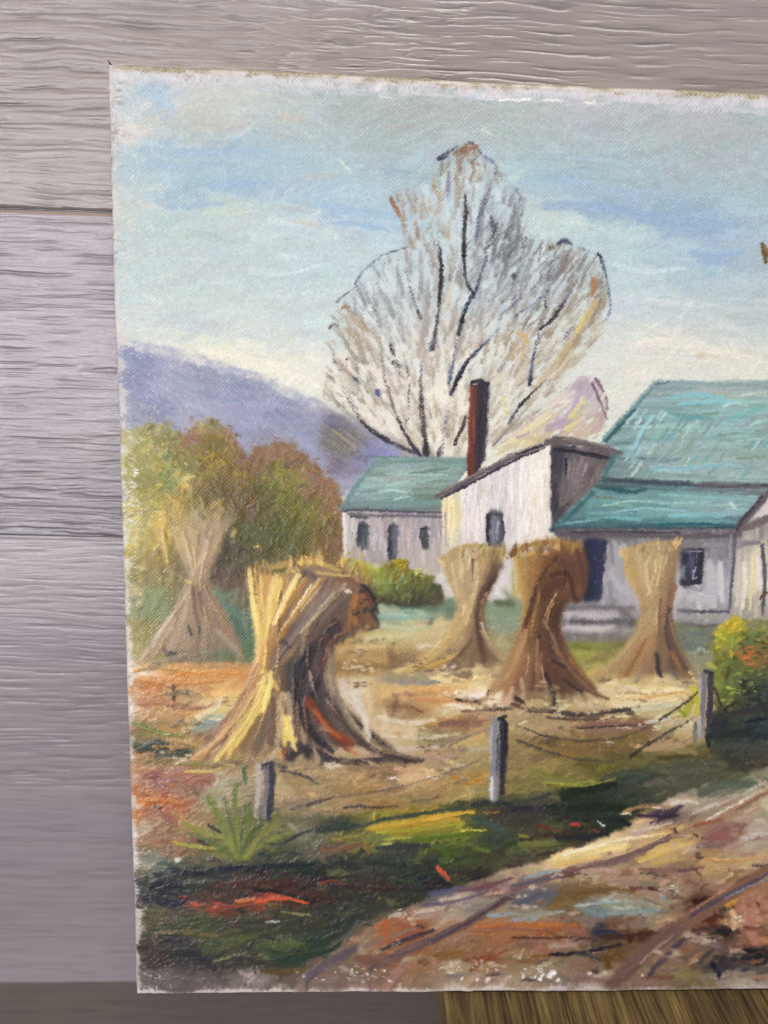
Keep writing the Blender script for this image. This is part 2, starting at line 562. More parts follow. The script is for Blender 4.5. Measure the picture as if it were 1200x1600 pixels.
def ribbon(lines, table, n, w, seg=.35, dry=0.0, th=.5, a=.95, v=.04, h=.012, base=True, var=.08, wob=.02, fray=0.0):
    """marks that flow along a family of curves; table holds colours: a row per curve, a colour per station along it"""
    cs = [curve(pp(l), 6) for l in lines]
    if fray:
        cs = [np.vstack([c[0] + (c[0] - c[3]) / max(1e-6, np.hypot(*(c[0] - c[3]))) * fray, c, c[-1] + (c[-1] - c[-4]) / max(1e-6, np.hypot(*(c[-1] - c[-4]))) * fray]) for c in cs]
    N = 40
    rs = []
    for c in cs:
        s = np.concatenate([[0], np.cumsum(np.hypot(*(c[1:] - c[:-1]).T))])
        t = np.linspace(0, s[-1], N)
        rs.append(np.stack([np.interp(t, s, c[:, 0]), np.interp(t, s, c[:, 1])], -1))
    rs = np.array(rs)
    tb = [[hx(q) for q in row.split()] for row in table]
    nl = len(rs) - 1

    def at(t):
        f = min(max(t, 0), 1) * nl; i = min(int(f), nl - 1); f -= i
        return rs[i] * (1 - f) + rs[i + 1] * f

    def cat(t, s):
        f = min(max(t, 0), .9999) * (len(tb) - 1); i = int(f); f -= i
        o = []
        for row in (tb[i], tb[min(i + 1, len(tb) - 1)]):
            g_ = min(max(s, 0), .9999) * (len(row) - 1); j = int(g_); g_ -= j
            o.append(row[j] * (1 - g_) + row[min(j + 1, len(row) - 1)] * g_)
        return o[0] * (1 - f) + o[1] * f
    width = np.hypot(*(rs[-1] - rs[0]).T).mean()
    if base:
        m_ = max(4, int(width / 5))
        for i in range(m_):
            t = (i + .5) / m_
            p = at(t)
            for q in range(4 if fray else 0, N - (6 if fray else 1), 6):
                stroke(p[q:q + 8] if q + 8 <= N else p[-8:], width / m_ * 2.2, cat(t, (q + 3) / N), c2=cat(t, (q + 8) / N), th=.25, taper=0, a=.95, rough=.3)
    for i in range(n):
        t = rnd.random()
        l = seg * rnd.uniform(.5, 1.5)
        s0 = rnd.uniform(-l * .4, 1 - l * .6)
        lo_, hi_ = (0, 1) if not fray else (rnd.uniform(0, .12), 1 - rnd.uniform(0, .10))
        q0, q1 = max(int(lo_ * N), int(s0 * N)), min(int(hi_ * N), int((s0 + l) * N))
        if q1 - q0 < 5:
            continue
        t2 = t + rnd.gauss(0, wob)
        pa, pb = at(t), at(t2)
        f = np.linspace(0, 1, N)[:, None]
        p = pa * (1 - f) + pb * f
        c = jit(cat(t + rnd.gauss(0, .05), s0 + l * .5 + rnd.gauss(0, .05)), v, h)
        stroke(p[q0:q1], w * rnd.uniform(.5, 1.5), c, a=a, dry=dry * rnd.uniform(.6, 1.3), th=th * rnd.uniform(.4, 1.5), var=var)


def soften(poly, r, amount, warp=1.0):
    """wet paint brushed together inside an area"""
    p = pp(poly)
    y0, y1 = int(max(0, p[:, 1].min() - BY0 - 14)), int(min(BH, p[:, 1].max() - BY0 + 14))
    x0, x1 = int(max(0, p[:, 0].min() - BX0 - 14)), int(min(BW, p[:, 0].max() - BX0 + 14))
    sl = (slice(y0, y1), slice(x0, x1))
    m = blur(inside(p, x=PXX[sl] + warp * WX[sl], y=PYY[sl] + warp * WY[sl]).astype(np.float32), 4)[..., None] * amount
    bl = np.stack([blur(col[sl][..., i], r) for i in range(3)], -1)
    col[sl] = col[sl] * (1 - m) + bl * m
    hgt[sl] = hgt[sl] * (1 - m[..., 0]) + blur(hgt[sl], r) * m[..., 0]


def S(s, w, c, **k_):
    stroke(pp(s), w, c, **k_)


def speck(x, y, sx, sy, c, n, r=1.6, dry=.55, th=.5, a=1.0):
    """a patch of small crusty dots"""
    for _ in range(n):
        px, py = rnd.gauss(x, sx), rnd.gauss(y, sy)
        l = r * rnd.uniform(.6, 1.8)
        stroke(np.array([[px - l, py], [px + l, py + rnd.uniform(-1, 1)]]), r * rnd.uniform(1, 2.4), jit(hx(c), .04), dry=dry * rnd.uniform(.5, 1), th=th, a=a)


def scrub(poly, c, thr=.55, a=.85, th=.25, warp=1.5, soft=3, blot=.35):
    """a dry scumble over an area: the weave breaks it up"""
    m = blur(inside(pp(poly), warp).astype(np.float32), soft)
    c = hx(c)
    e = m * sstep(thr - .12, thr + .12, TOOTH * (1 - blot) + blot * (BLOT * 1.4 - .2)) * a
    col[:] = col * (1 - e[..., None]) + c * (1 + .05 * (GRIT - .5))[..., None] * e[..., None]
    hgt[:] = hgt + e * th

# ------------------------------------------------------------------ the picture, back to front
col[:] = hx('d6cdc9')
col *= (.985 + .06 * (BLOT - .5))[..., None]
RX = 2000                                                    # right end of the canvas, beyond the frame
SKY = Guide('''180,120,d8d0cc;230,160,c3cfd6;300,130,d3cbc8;242,140,a6c0d4;200,200,d9cfcb;270,200,bcc6c4;330,190,c4c4b8;300,170,c6c5bc;260,235,a3bfd4;
380,235,9ebcd3;230,270,b2c8d4;300,300,9bbcd6;380,285,98bad3;450,250,a4c1d4;500,300,a1c1d8;560,310,a8c6da;195,330,cfcfca;300,350,b9cacb;250,345,b6c9cd;400,350,c0d0d4;340,330,c4cfc8;
500,360,c4d4d8;450,150,b9bfbf;380,150,c4c4c0;550,160,a9b4b4;650,170,a9b0ac;600,220,a6b5b8;720,180,acb6b5;650,270,a0b8c6;470,200,b0bec2;430,330,b8ccd4;600,345,a6c4dc;530,335,9fc0dc;
850,170,aeb5b6;900,150,b8b7bd;1000,180,acb3b6;1100,170,b6b6bd;1180,190,a9b4bb;820,200,a9b7b8;900,250,a3bac2;1000,280,a0b9c6;1100,240,a8b4ba;1180,280,a9bbc4;870,280,98bad4;950,325,8fb1d1;900,310,9db9ce;1050,335,8eb0d2;
1120,345,94b6d8;1180,330,a6c1d2;860,335,c0d0cc;900,350,bcd2d4;970,375,b6cfd4;1060,400,a9c3d6;1120,405,94b6d9;1170,410,a8bccb;1000,430,bccfd9;1150,440,b2c4d2;1000,480,c4d1d8;1100,480,bfcbd2;
980,525,d9d7cf;1050,535,e8dfd0;1120,555,e7ddcf;1190,570,e0d9cc;1190,500,c0cbd0;960,560,dbd9d2;970,600,e6dfd2;1000,575,e9e0d2;1120,520,cfd1cd;
200,420,bfcfd2;300,430,bfccce;400,440,c1d0d2;480,430,bdcfd7;200,500,c8d2d2;300,505,c4cfd1;400,510,cdd5d2;480,500,c8d5d8;250,535,dedad0;330,550,e9e0cc;380,562,ebe2cc;430,575,ece3d0;490,600,e8e1d2;
600,450,c5d4d9;700,400,c2d8de;650,550,e2ddd4;600,600,e9dfd1;700,620,ece2d1;780,450,c2d2da;850,450,c3d0d6;780,560,dcd8d0;830,620,ddd6c8;720,300,b6ccd4;620,380,bccfd7;560,640,e4dccd;650,690,ece1ce;720,700,eadfcb;
1300,200,adb8bc;1300,330,a4bfd2;1300,480,c2cdd2;1300,570,e2dacc;1450,300,a6bfce;1600,250,b0bcc0;1600,450,bccad0;1600,600,dcd8cc;1800,300,aabcc6;1900,500,c4ccce''', 3.0, 1.0, 1.9)
SKY.c = (SKY.c.mean(1, keepdims=True) + (SKY.c - SKY.c.mean(1, keepdims=True)) * .70) * np.array([.985, 1.0, .985])
skypoly = '150,84 2000,84 2000,760 150,760'
fill(skypoly, SKY, 2300, lambda x, y: (8 if x > 800 else -8) if y > 230 else 25 * math.sin(x / 60.), 58, 17, th=.28, v=.018, h=.008, a=.75, curl=.1)
fill(skypoly, SKY, 1500, lambda x, y: -12, 42, 15, th=.3, v=.025, h=.008, a=.6, dry=.42, wash=False, spread=35)
for s_, w_, c_ in (('880,285 960,300 1040,305', 26, '99b9d4'), ('850,322 930,322 1000,335 1090,345 1150,352', 20, '8aadd0'), ('1000,345 1060,352 1130,362', 16, '8cafd4'),
                   ('1080,395 1130,400 1160,392', 18, '90b2da'), ('500,320 560,330 620,340', 16, '9abddb'), ('520,347 570,352 610,362', 10, '8fb5da'), ('270,240 340,238 420,240', 18, '9abad6'),
                   ('230,255 290,262 350,250', 16, '9dbcd6'), ('330,292 380,287 430,290', 20, '94b8d6'), ('256,275 266,282', 16, 'a8cdec'), ('262,325 300,322 350,318', 12, '98bcd8'), ('225,145 255,150', 22, 'a2bfd6'),
                   ('245,160 270,170 255,185', 18, 'a6c2d6'), ('860,240 900,247 960,252', 10, '9fbdd0'), ('600,265 650,270', 8, '8fabbf')):
    S(s_, w_, greyed(c_, .75), dry=.30, th=.3, a=.75)
for s_, w_, c_ in (('425,345 490,350 540,345', 14, 'd2dcdc'), ('395,425 450,428 500,418', 12, 'd3dfe0'), ('440,400 480,405', 8, 'dce4e2'), ('890,345 930,352', 10, 'd2dcd2'), ('960,415 1010,425 1070,420', 9, 'cfe0e4'),
                   ('1010,470 1060,476 1120,480', 12, 'd4dadb'), ('1080,548 1130,552 1190,562', 14, 'ece2d2'), ('985,540 1030,535 1080,540', 14, 'efe5d4'), ('1090,555 1120,558', 8, 'c9b795'), ('320,548 380,560 440,580', 14, 'f0e6d0'),
                   ('420,570 470,590 500,605', 14, 'efe6d4'), ('250,537 300,543', 9, 'e8e2d4'), ('530,250 540,262 548,272', 4, 'd8dcc4'), ('557,290 561,304', 4, 'd8dcc4'), ('757,205 765,214', 12, 'c2d3c8')):
    S(s_, w_ * 1.3, c_, dry=.44, th=.8, a=.62, taper=.3)
for s_, w_, c_ in (('600,197 650,198', 7, 'a39a96'), ('480,276 530,274', 14, 'bdb7b4'), ('440,325 490,330', 14, 'b9bcbc'), ('640,172 720,180 800,176', 30, 'a6aca9'), ('850,180 930,176 1000,182', 26, 'b3b3b8'), ('1040,200 1100,210 1190,205', 30, 'b0b1b5'),
                   ('440,185 480,183', 18, 'c4b9ab'), ('460,345 500,352', 14, 'c0bfb2'), ('1040,270 1080,280', 22, 'a5b0b5')):
    S(s_, w_, c_, dry=.36, th=.2, a=.6)
# bare ground and linen along the upper edge
for y_, w_, c_, d_ in ((110, 13, 'd0c7c8', .34), (118, 11, 'd4ced2', .47), (126, 9, 'c4c4ca', .55)):
    for x_ in range(165, 2000, 46):
        yy_ = y_ + (x_ - 170) * .0476 + rnd.uniform(-3, 3)
        S('%d,%f %d,%f' % (x_, yy_, x_ + 74, yy_ + 4), w_, c_, dry=d_, th=.25, a=.9)
for s_, w_, c_ in (('590,140 606,137', 7, 'f2eef0'), ('595,152 612,154', 4, 'eee8ea'), ('750,155 770,156', 5, 'f0ecdc'), ('780,157 805,158 830,156', 6, 'efece6'), ('850,157 880,158', 5, 'eceae4'), ('915,161 930,162', 6, 'f2ead8')):
    S(s_, w_, c_, dry=.4, th=1.0)
for s_ in ('680,135 688,133 694,140 700,142', '706,131 713,135 711,140'):
    S(s_, 3.4, 'b8605a', dry=.35)
S('742,150 770,158', 9, 'c2cfd8', dry=.4)

# mountain
MT = Guide('''195,560,8a8fb6;190,600,8087b6;215,550,7a83b8;225,590,7d86b8;250,600,9a9bc2;280,575,9396bd;330,600,8b90b8;400,650,8e93bc;300,650,9c9dbe;250,650,7f86b2;350,630,9698bf;
440,625,8a90ba;480,680,8b91b8;450,660,858cb6;500,660,9397b8;560,690,8c88aa;600,710,8f8fb8;640,715,a09cb8;210,640,8a90b2;230,670,9496ac;420,690,8a88ac;380,600,8288b4;530,720,9c98b6''')
MT.c = (MT.c.mean(1, keepdims=True) + (MT.c - MT.c.mean(1, keepdims=True)) * .60)
mtp = '150,528 190,534 235,546 280,556 340,572 400,592 450,612 500,637 545,655 620,690 690,718 690,760 150,800'
fill(mtp, MT, 330, 18, 34, 14, warp=2.0, soft=6, th=.3, a=.8, v=.03)
fill(mtp, MT, 260, 40, 18, 7, warp=2.0, soft=2, th=.3, a=.7, v=.04, dry=.45, wash=False)
for i in range(150):                                          # the ridge is feathered into the pale sky
    t = rnd.random()
    x_ = 185 + t * 320
    y_ = np.interp(x_, [185, 235, 280, 340, 400, 450, 505], [534, 546, 556, 572, 592, 612, 638])
    S('%f,%f %f,%f' % (x_ - 7, y_ + rnd.uniform(-9, 5), x_ + rnd.uniform(4, 12), y_ - rnd.uniform(-6, 9)), rnd.uniform(8, 15), jit(hx(rnd.choice(['a7a9bc', 'c9c8c4', '9496b0', 'd8d4c8'])), .03), dry=.46, a=.6, th=.2)
scrub('240,545 520,635 515,655 300,590 235,575', 'd3cfca', .66, .5)

S0 = inside(pp('150,1150 2000,1150 2000,1580 150,1580'), 2).astype(np.float32)[..., None]
col[:] = col * (1 - S0) + hx('6a5a48') * S0

# autumn bushes on the left
BU = Guide('''200,690,a8a488;195,730,aaa878;250,672,8d8866;225,690,96915e;215,720,8f8a4c;220,755,8a8648;260,750,7c8044;280,720,8c7d40;255,715,a49656;265,705,7f8250;285,730,6f7440;300,690,94645a;310,660,a3906c;330,660,8a8264;
330,690,7b6a24;325,715,8a7620;345,700,7c6a24;370,740,806a2a;350,760,6f5c2c;385,720,7c5a4c;300,770,725c34;335,770,6c5a30;360,780,6a5230;390,790,70503c;230,800,a39a5c;200,790,b2ac84;205,830,b4ae84;230,840,a89648;270,790,b29a48;255,820,cda850;
290,755,c0a85c;350,830,4e4a28;330,860,3f3a22;400,770,5f6230;430,730,7a7634;420,705,8d6c5a;450,700,8a6e58;470,715,8a6a56;470,745,8c7a54;440,760,7c7834;500,760,8d6a52;510,730,8c7480;450,790,6b6d2e;480,800,7e7836;460,820,606428;430,830,545828;500,830,72603a;
400,860,5b5626;520,850,7b6248;520,790,8d7058;385,695,92706a;360,675,9a7c74;395,830,565c28;370,870,4a4022;210,880,9a8e4c;240,880,8f7c3c;215,920,8a7c44;215,950,77805a;240,940,7a8a6c;220,985,8c8448;210,1010,9a9068;340,900,5c4530;370,920,6c5038;360,955,5c7460;385,985,4c6a5c;345,935,7c7c68;300,850,6c5c34;300,900,806848''')
BU.c = np.clip(BU.c * np.array([1.05, 1.02, .86]), 0, 1)
bup = '150,690 195,672 225,662 260,662 290,682 302,662 325,655 350,664 372,690 388,716 402,700 430,694 455,696 480,712 505,738 528,760 540,800 540,880 560,1060 150,1060 150,700'
fill(bup, BU, 650, lambda x, y: -55 + 25 * math.sin(x / 40 + y / 50), 20, 11, warp=2.6, soft=3, th=.45, v=.07, h=.014, jp=9)
fill(bup, BU, 900, lambda x, y: -50, 10, 5.5, warp=2.6, soft=3, th=.6, v=.10, h=.018, dry=.40, wash=False, spread=40, jp=12)
for x_, y_, sx, sy, c_, n in ((305, 672, 8, 12, '94685c', 18), (360, 680, 9, 10, '8c645a', 18), (440, 700, 22, 8, '9c6c5c', 30), (500, 745, 12, 14, '9a6450', 26), (520, 790, 8, 25, '8c6450', 26), (385, 760, 8, 20, '84503f', 24),
                              (270, 740, 10, 20, '8aa070', 18), (262, 712, 6, 6, '5a7c54', 8), (290, 745, 5, 8, 'd8c87c', 10), (330, 712, 8, 6, 'b08a1c', 12), (378, 742, 6, 8, 'a08424', 8), (214, 736, 1, 8, 'eef0e0', 5), (215, 840, 2, 25, 'e6d690', 12),
                              (245, 820, 8, 30, 'd8b458', 22), (255, 850, 6, 20, 'd9b654', 16), (218, 935, 3, 20, 'e0d098', 10), (200, 800, 6, 50, 'd0ccb8', 40), (198, 900, 5, 50, 'd2cdb0', 26), (195, 990, 6, 20, 'd0ccc8', 20), (450, 745, 18, 12, '8c8a30', 24),
                              (430, 800, 20, 20, '4c5024', 24), (350, 860, 16, 16, '37331f', 24)):
    speck(x_, y_, sx, sy, c_, n, r=2.2)
for i in range(60):
    x_ = rnd.uniform(180, 215); y_ = rnd.uniform(670, 1040)
    S('%f,%f %f,%f' % (x_, y_, x_ + 9, y_ + 9), 4, 'cfcdbf', dry=.58, th=.5)
S('314,898 345,900 375,895', 9, '5c3f30', th=.7); S('310,903 340,912 380,915', 9, '6b4a38')
S('335,930 355,930 372,922', 10, '6d8468', th=.4); S('350,940 375,960 390,985', 16, '5a7664', th=.4); S('362,965 385,1000', 10, '476456')

# field
FI = Guide('''215,1045,dcd8d4;280,1048,cc8c44;350,1050,c48a4c;230,1072,c27e3e;330,1072,b48450;300,1085,b09674;340,1085,dcbc7c;220,1095,b0805c;215,1110,b4957c;300,1112,b98c58;350,1110,d4c490;330,1128,8c9a94;250,1115,b08a58;225,1140,8c7c48;260,1140,a8854c;
240,1165,4c4c3a;290,1160,a98c5c;300,1185,8e7c4c;220,1180,a47a54;340,1160,9c7a54;320,1145,8e6a48;
560,1010,c3a474;590,1028,b0925e;545,1040,97764a;620,1035,8a6c48;640,1060,988c7a;560,1070,c9bba6;600,1082,c9aa78;540,1100,c1b5a8;680,1090,ca9c6c;640,1110,9a7a58;700,1110,c3b494;720,1062,dfca98;760,1085,e9ddd0;690,1130,aa8a62;725,1128,8a6452;600,1140,c9b9a4;
555,1130,c2b2a2;660,1160,c0b090;600,1168,b9a99a;680,1150,837a58;640,1140,cbb9a0;680,1180,aa9078;730,1190,a09272;500,1210,a18d6d;600,1205,8c6e54;640,1215,c9aa8a;560,1232,a28254;700,1230,9d8258;740,1160,b09c74;750,1215,a88a50;460,1230,a18664;480,1255,91826e;600,1268,96753f;
530,1255,9a8464;660,1250,98845c;740,1240,a49668;440,1230,b09c80;450,1290,7c7054;520,1285,8c7c64;
590,950,93aca0;640,955,84a296;620,975,a9b494;690,950,6c8070;600,985,bcb690;660,985,c8b690;575,965,7f9484;560,990,b49a6c;540,1000,b0905c;790,950,7c9484;800,975,86998c;790,1000,9c9478;
920,1000,8a8a4c;900,1030,93934f;950,990,80844a;930,1050,b0a068;960,1080,d2c2a2;1020,1080,ead2a2;1050,1090,dbc698;990,1100,c9ba92;1040,1110,b8b08c;930,1130,8c6c5a;1000,1135,7c624c;1060,1130,c1b29a;870,1130,a19272;850,1160,8b7650;950,1160,7c663a;1060,1160,a9926f;
850,1190,8d7d50;950,1200,656132;1000,1185,6d6542;1080,1182,5d5534;800,1180,8a7a54;820,1230,7c7448;880,1215,74703c;1085,1000,70786c;1100,1030,8a8c7c;1080,1060,a09880;900,1170,8a6e44;760,1250,8c7c54;
1150,1050,7c8444;1150,1180,3c403c;1250,1100,50583c;1400,1100,7c7448;1600,1100,a08c60;1900,1100,9c8c60''', 3.2, 1.0, 2.0)
fip = '150,1036 400,1036 520,1000 540,960 600,938 760,934 900,940 2000,985 2000,1300 150,1300'
FI.c = np.clip(FI.c * np.array([1.04, 1.0, .90]), 0, 1)
fill(fip, FI, 1200, lambda x, y: 0, 34, 12, warp=1.2, soft=2, th=.5, v=.06, h=.014, curl=.2, jp=5)
fill(fip, FI, 800, lambda x, y: -4, 20, 8, warp=1.2, th=.9, v=.09, h=.016, dry=.36, wash=False, spread=30, jp=7)
fill('200,1170 420,1190 800,1190 1100,1200 1100,1320 200,1320', FI, 300, lambda x, y: -12, 26, 7, th=.6, v=.06, dry=.3, wash=False, jp=5)
for s_, w_, c_, th in (('205,1050 240,1040 280,1046 330,1052 372,1050', 10, 'd89444', .9), ('260,1043 320,1048 360,1044', 5, 'e2a85c', 1.0), ('210,1062 260,1066 330,1062', 12, 'c07c3a', .7), ('268,1062 272,1090 269,1104', 7, '6a4038', .8),
                       ('288,1064 290,1085', 5, 'b07c58', .5), ('270,1108 310,1106 340,1098', 8, '9a6044', .8), ('308,1122 335,1108 352,1092', 15, 'd9cda2', 1.2), ('303,1140 322,1132 345,1118', 7, '8699a0', .9), ('305,1146 330,1138', 5, 'a9b3a8', .6),
                       ('210,1128 240,1142 285,1152', 8, '6c7a30', .8), ('220,1135 260,1150', 5, '8a8a3a', .6), ('220,1172 245,1162 270,1168 305,1178', 14, '3f4438', .8), ('245,1178 300,1182', 8, '4c4a38', .6), ('300,1180 330,1165 360,1140', 14, 'a1774c', .7),
                       ('290,1195 345,1190 380,1185', 8, '8a7c3c', .6), ('215,1100 250,1096 290,1102', 9, 'b27a4c', .5), ('225,1115 275,1122', 10, 'bc9060', .5), ('330,1072 350,1070 370,1062', 7, 'd8b46c', .9)):
    S(s_, w_, c_, th=th, dry=.2)
for s_, w_, c_, th, d_ in (('595,1062 640,1068 690,1064', 9, '938a82', .8, .2), ('670,1058 715,1066 760,1058', 7, 'e3d09a', 1.2, .25), ('690,1068 730,1064 770,1054', 5, 'dcbc78', 1.0, .2), ('625,1086 670,1078 720,1088', 10, 'd09a62', 1.0, .25),
                           ('650,1092 700,1096 740,1100', 8, 'c88c58', .9, .3), ('620,1092 612,1118', 7, '6a4a38', .9, .2), ('605,1105 640,1104 660,1112', 6, '8a5c40', .8, .2), ('715,1082 745,1090 760,1082', 12, 'eee4d8', 1.3, .2), ('712,1092 735,1096 760,1093', 5, '4c2f28', .8, .2),
                           ('722,1110 750,1110', 6, '8a5c40', .8, .3), ('660,1130 690,1128 720,1118', 12, 'b88c54', .7, .2), ('690,1132 715,1128', 14, '8c6250', .5, .2), ('655,1152 675,1155 698,1158', 13, '6f6640', .8, .45), ('690,1160 730,1150 770,1135', 4, '8c7c70', .6, .35),
                           ('575,1070 580,1105 574,1140', 12, 'd0b488', .9, .25), ('588,1062 592,1100 590,1150', 5, 'c09c6c', .6, .3), ('556,1080 562,1110', 16, 'd3c8ba', .8, .25), ('600,1110 605,1140', 9, 'd5c3a4', .7, .3), ('535,1065 540,1090', 12, 'c8bdae', .6, .3),
                           ('600,1172 640,1170 690,1166', 9, 'cbb9aa', .8, .3), ('605,1180 660,1184 720,1180', 7, 'a98a78', .6, .3), ('720,1172 760,1170', 9, 'b8a888', .7, .3), ('510,1040 560,1040 610,1042', 12, '95713f', .5, .2), ('610,1018 618,1040', 16, '86684a', .6, .25),
                           ('560,1000 610,996 650,990', 10, 'd0c090', .6, .3), ('575,960 620,966 680,962', 7, '88aa9c', .8, .15), ('600,958 640,962', 3, 'b4ccbc', .9, .2), ('590,975 640,982 685,978', 9, 'c2c49c', .7, .25), ('620,946 680,952', 8, '5f7466', .6, .2),
                           ('605,1215 625,1218', 5, 'efe4d8', 1.2, .2), ('705,1214 730,1222 752,1216', 7, 'b87e28', .9, .15), ('720,1220 748,1224', 5, 'c8923c', .9, .2), ('450,1215 470,1240', 18, 'a08558', .5, .2), ('535,1272 580,1276 650,1266', 12, '9a783e', .6, .2)):
    S(s_, w_, c_, th=th, dry=d_)
for s_, w_, c_, th, d_ in (('966,1086 1010,1082 1066,1076', 12, 'f0dcae', 1.2, .2), ('980,1092 1030,1086 1070,1080', 5, 'd9a858', 1.0, .2), ('985,1090 1040,1092', 5, 'e8c890', .9, .3), ('940,1078 965,1082', 14, 'd8c09a', .7, .25), ('960,1070 966,1082', 6, 'd9a45c', .8, .2),
                           ('965,1110 1010,1106 1060,1100', 14, 'c9c2a0', .8, .3), ('895,1136 940,1130 1005,1130', 8, '8a6456', .8, .15), ('910,1145 950,1142 1000,1138', 8, '936f5c', .7, .2), ('900,1138 960,1134 1008,1132', 2.5, '3c3030', .5, .2), ('1010,1128 1050,1122', 9, 'cfc4b0', .9, .3),
                           ('885,1012 930,1006 962,1000', 18, '8f9048', .5, .1), ('895,1008 925,1012', 8, '7a7c30', .5, .1), ('880,1035 925,1040', 10, 'a39a5c', .5, .3), ('860,1165 910,1172 970,1166', 16, '856a3c', .5, .2), ('900,1185 960,1192 1040,1180', 12, '6f6638', .5, .2),
                           ('830,1205 880,1222 940,1222', 14, '83803e', .6, .2), ('850,1222 890,1226 930,1220', 5, 'a8a43c', .8, .25), ('1000,1170 1060,1162 1090,1150', 14, 'ab8f68', .5, .25), ('1030,1185 1080,1180', 10, '5a522e', .5, .2), ('1068,1008 1100,1012', 16, '727c70', .4, .3),
                           ('1075,1020 1100,1016', 6, '98a28c', .6, .35), ('1040,1115 1060,1110 1085,1085', 8, 'c4b86c', .7, .4)):
    S(s_, w_, c_, th=th, dry=d_)

# bare tree: scumbled crown, then branches drawn with a nearly dry brush
crown = '505,692 506,600 515,500 560,440 608,395 628,380 611,312 640,288 690,248 732,224 768,246 818,310 826,372 868,376 915,388 946,430 956,478 932,540 880,590 850,640 800,690 740,712 690,712 640,714 560,700'
cm = blur(inside(pp(crown), 1.5).astype(np.float32), 3)
TREE = Guide('''540,520,a89074;520,560,a48c78;530,600,a09088;560,470,8c8c90;600,430,888a90;570,540,a89684;600,560,aa9c94;620,500,98989c;640,430,8e9096;650,550,b09888;690,400,9c8c84;680,330,a88c70;640,330,a8805c;700,480,b4a08c;740,260,98765a;760,330,8c8c94;790,340,80808a;
800,380,6c6c74;760,450,94989e;820,440,7c7e88;860,420,76767c;900,400,8a7c70;930,440,8c8070;920,480,b09c78;880,540,b8a07c;850,560,b09c80;800,480,a09484;790,540,b09470;760,600,b4a694;700,560,bca898;580,650,a89880;620,660,b4a090;680,660,b8a490;720,640,bca48c''')


TREE.c = TREE.c * .84 + .05                                   # twigs are greyed with sky colour


def radial(x, y):
    return math.degrees(math.atan2(y - 760, x - 692))


fill('510,600 560,450 640,380 640,300 740,240 810,330 930,420 920,520 830,600 760,690 690,700 600,690', Guide('700,600,ebe0cf;720,450,cbd8da;800,520,dcdad4;680,680,ece1cf;600,460,d4dadb;560,600,e8ded0;730,320,c8d3d6;870,460,d6dadb'), 430, radial, 34, 12, th=.3, dry=.45, wash=False, a=.7)
fill(crown, TREE, 560, radial, 44, 8, warp=1.5, soft=3, th=.25, v=.08, dry=.60, wash=False, a=.8, spread=7, curl=.04, var=.1)
fill(crown, TREE, 900, radial, 22, 4, warp=1.5, soft=3, th=.3, v=.15, dry=.60, wash=False, a=.8, spread=12, curl=.04, var=.1)
fill('720,380 790,330 830,380 870,378 940,400 950,480 880,560 800,520 740,480', TREE, 300, lambda x, y: -58, 34, 4, warp=1.5, th=.3, v=.15, dry=.55, wash=False, a=.8, spread=9, curl=.04)
soften(crown, 2, .42)
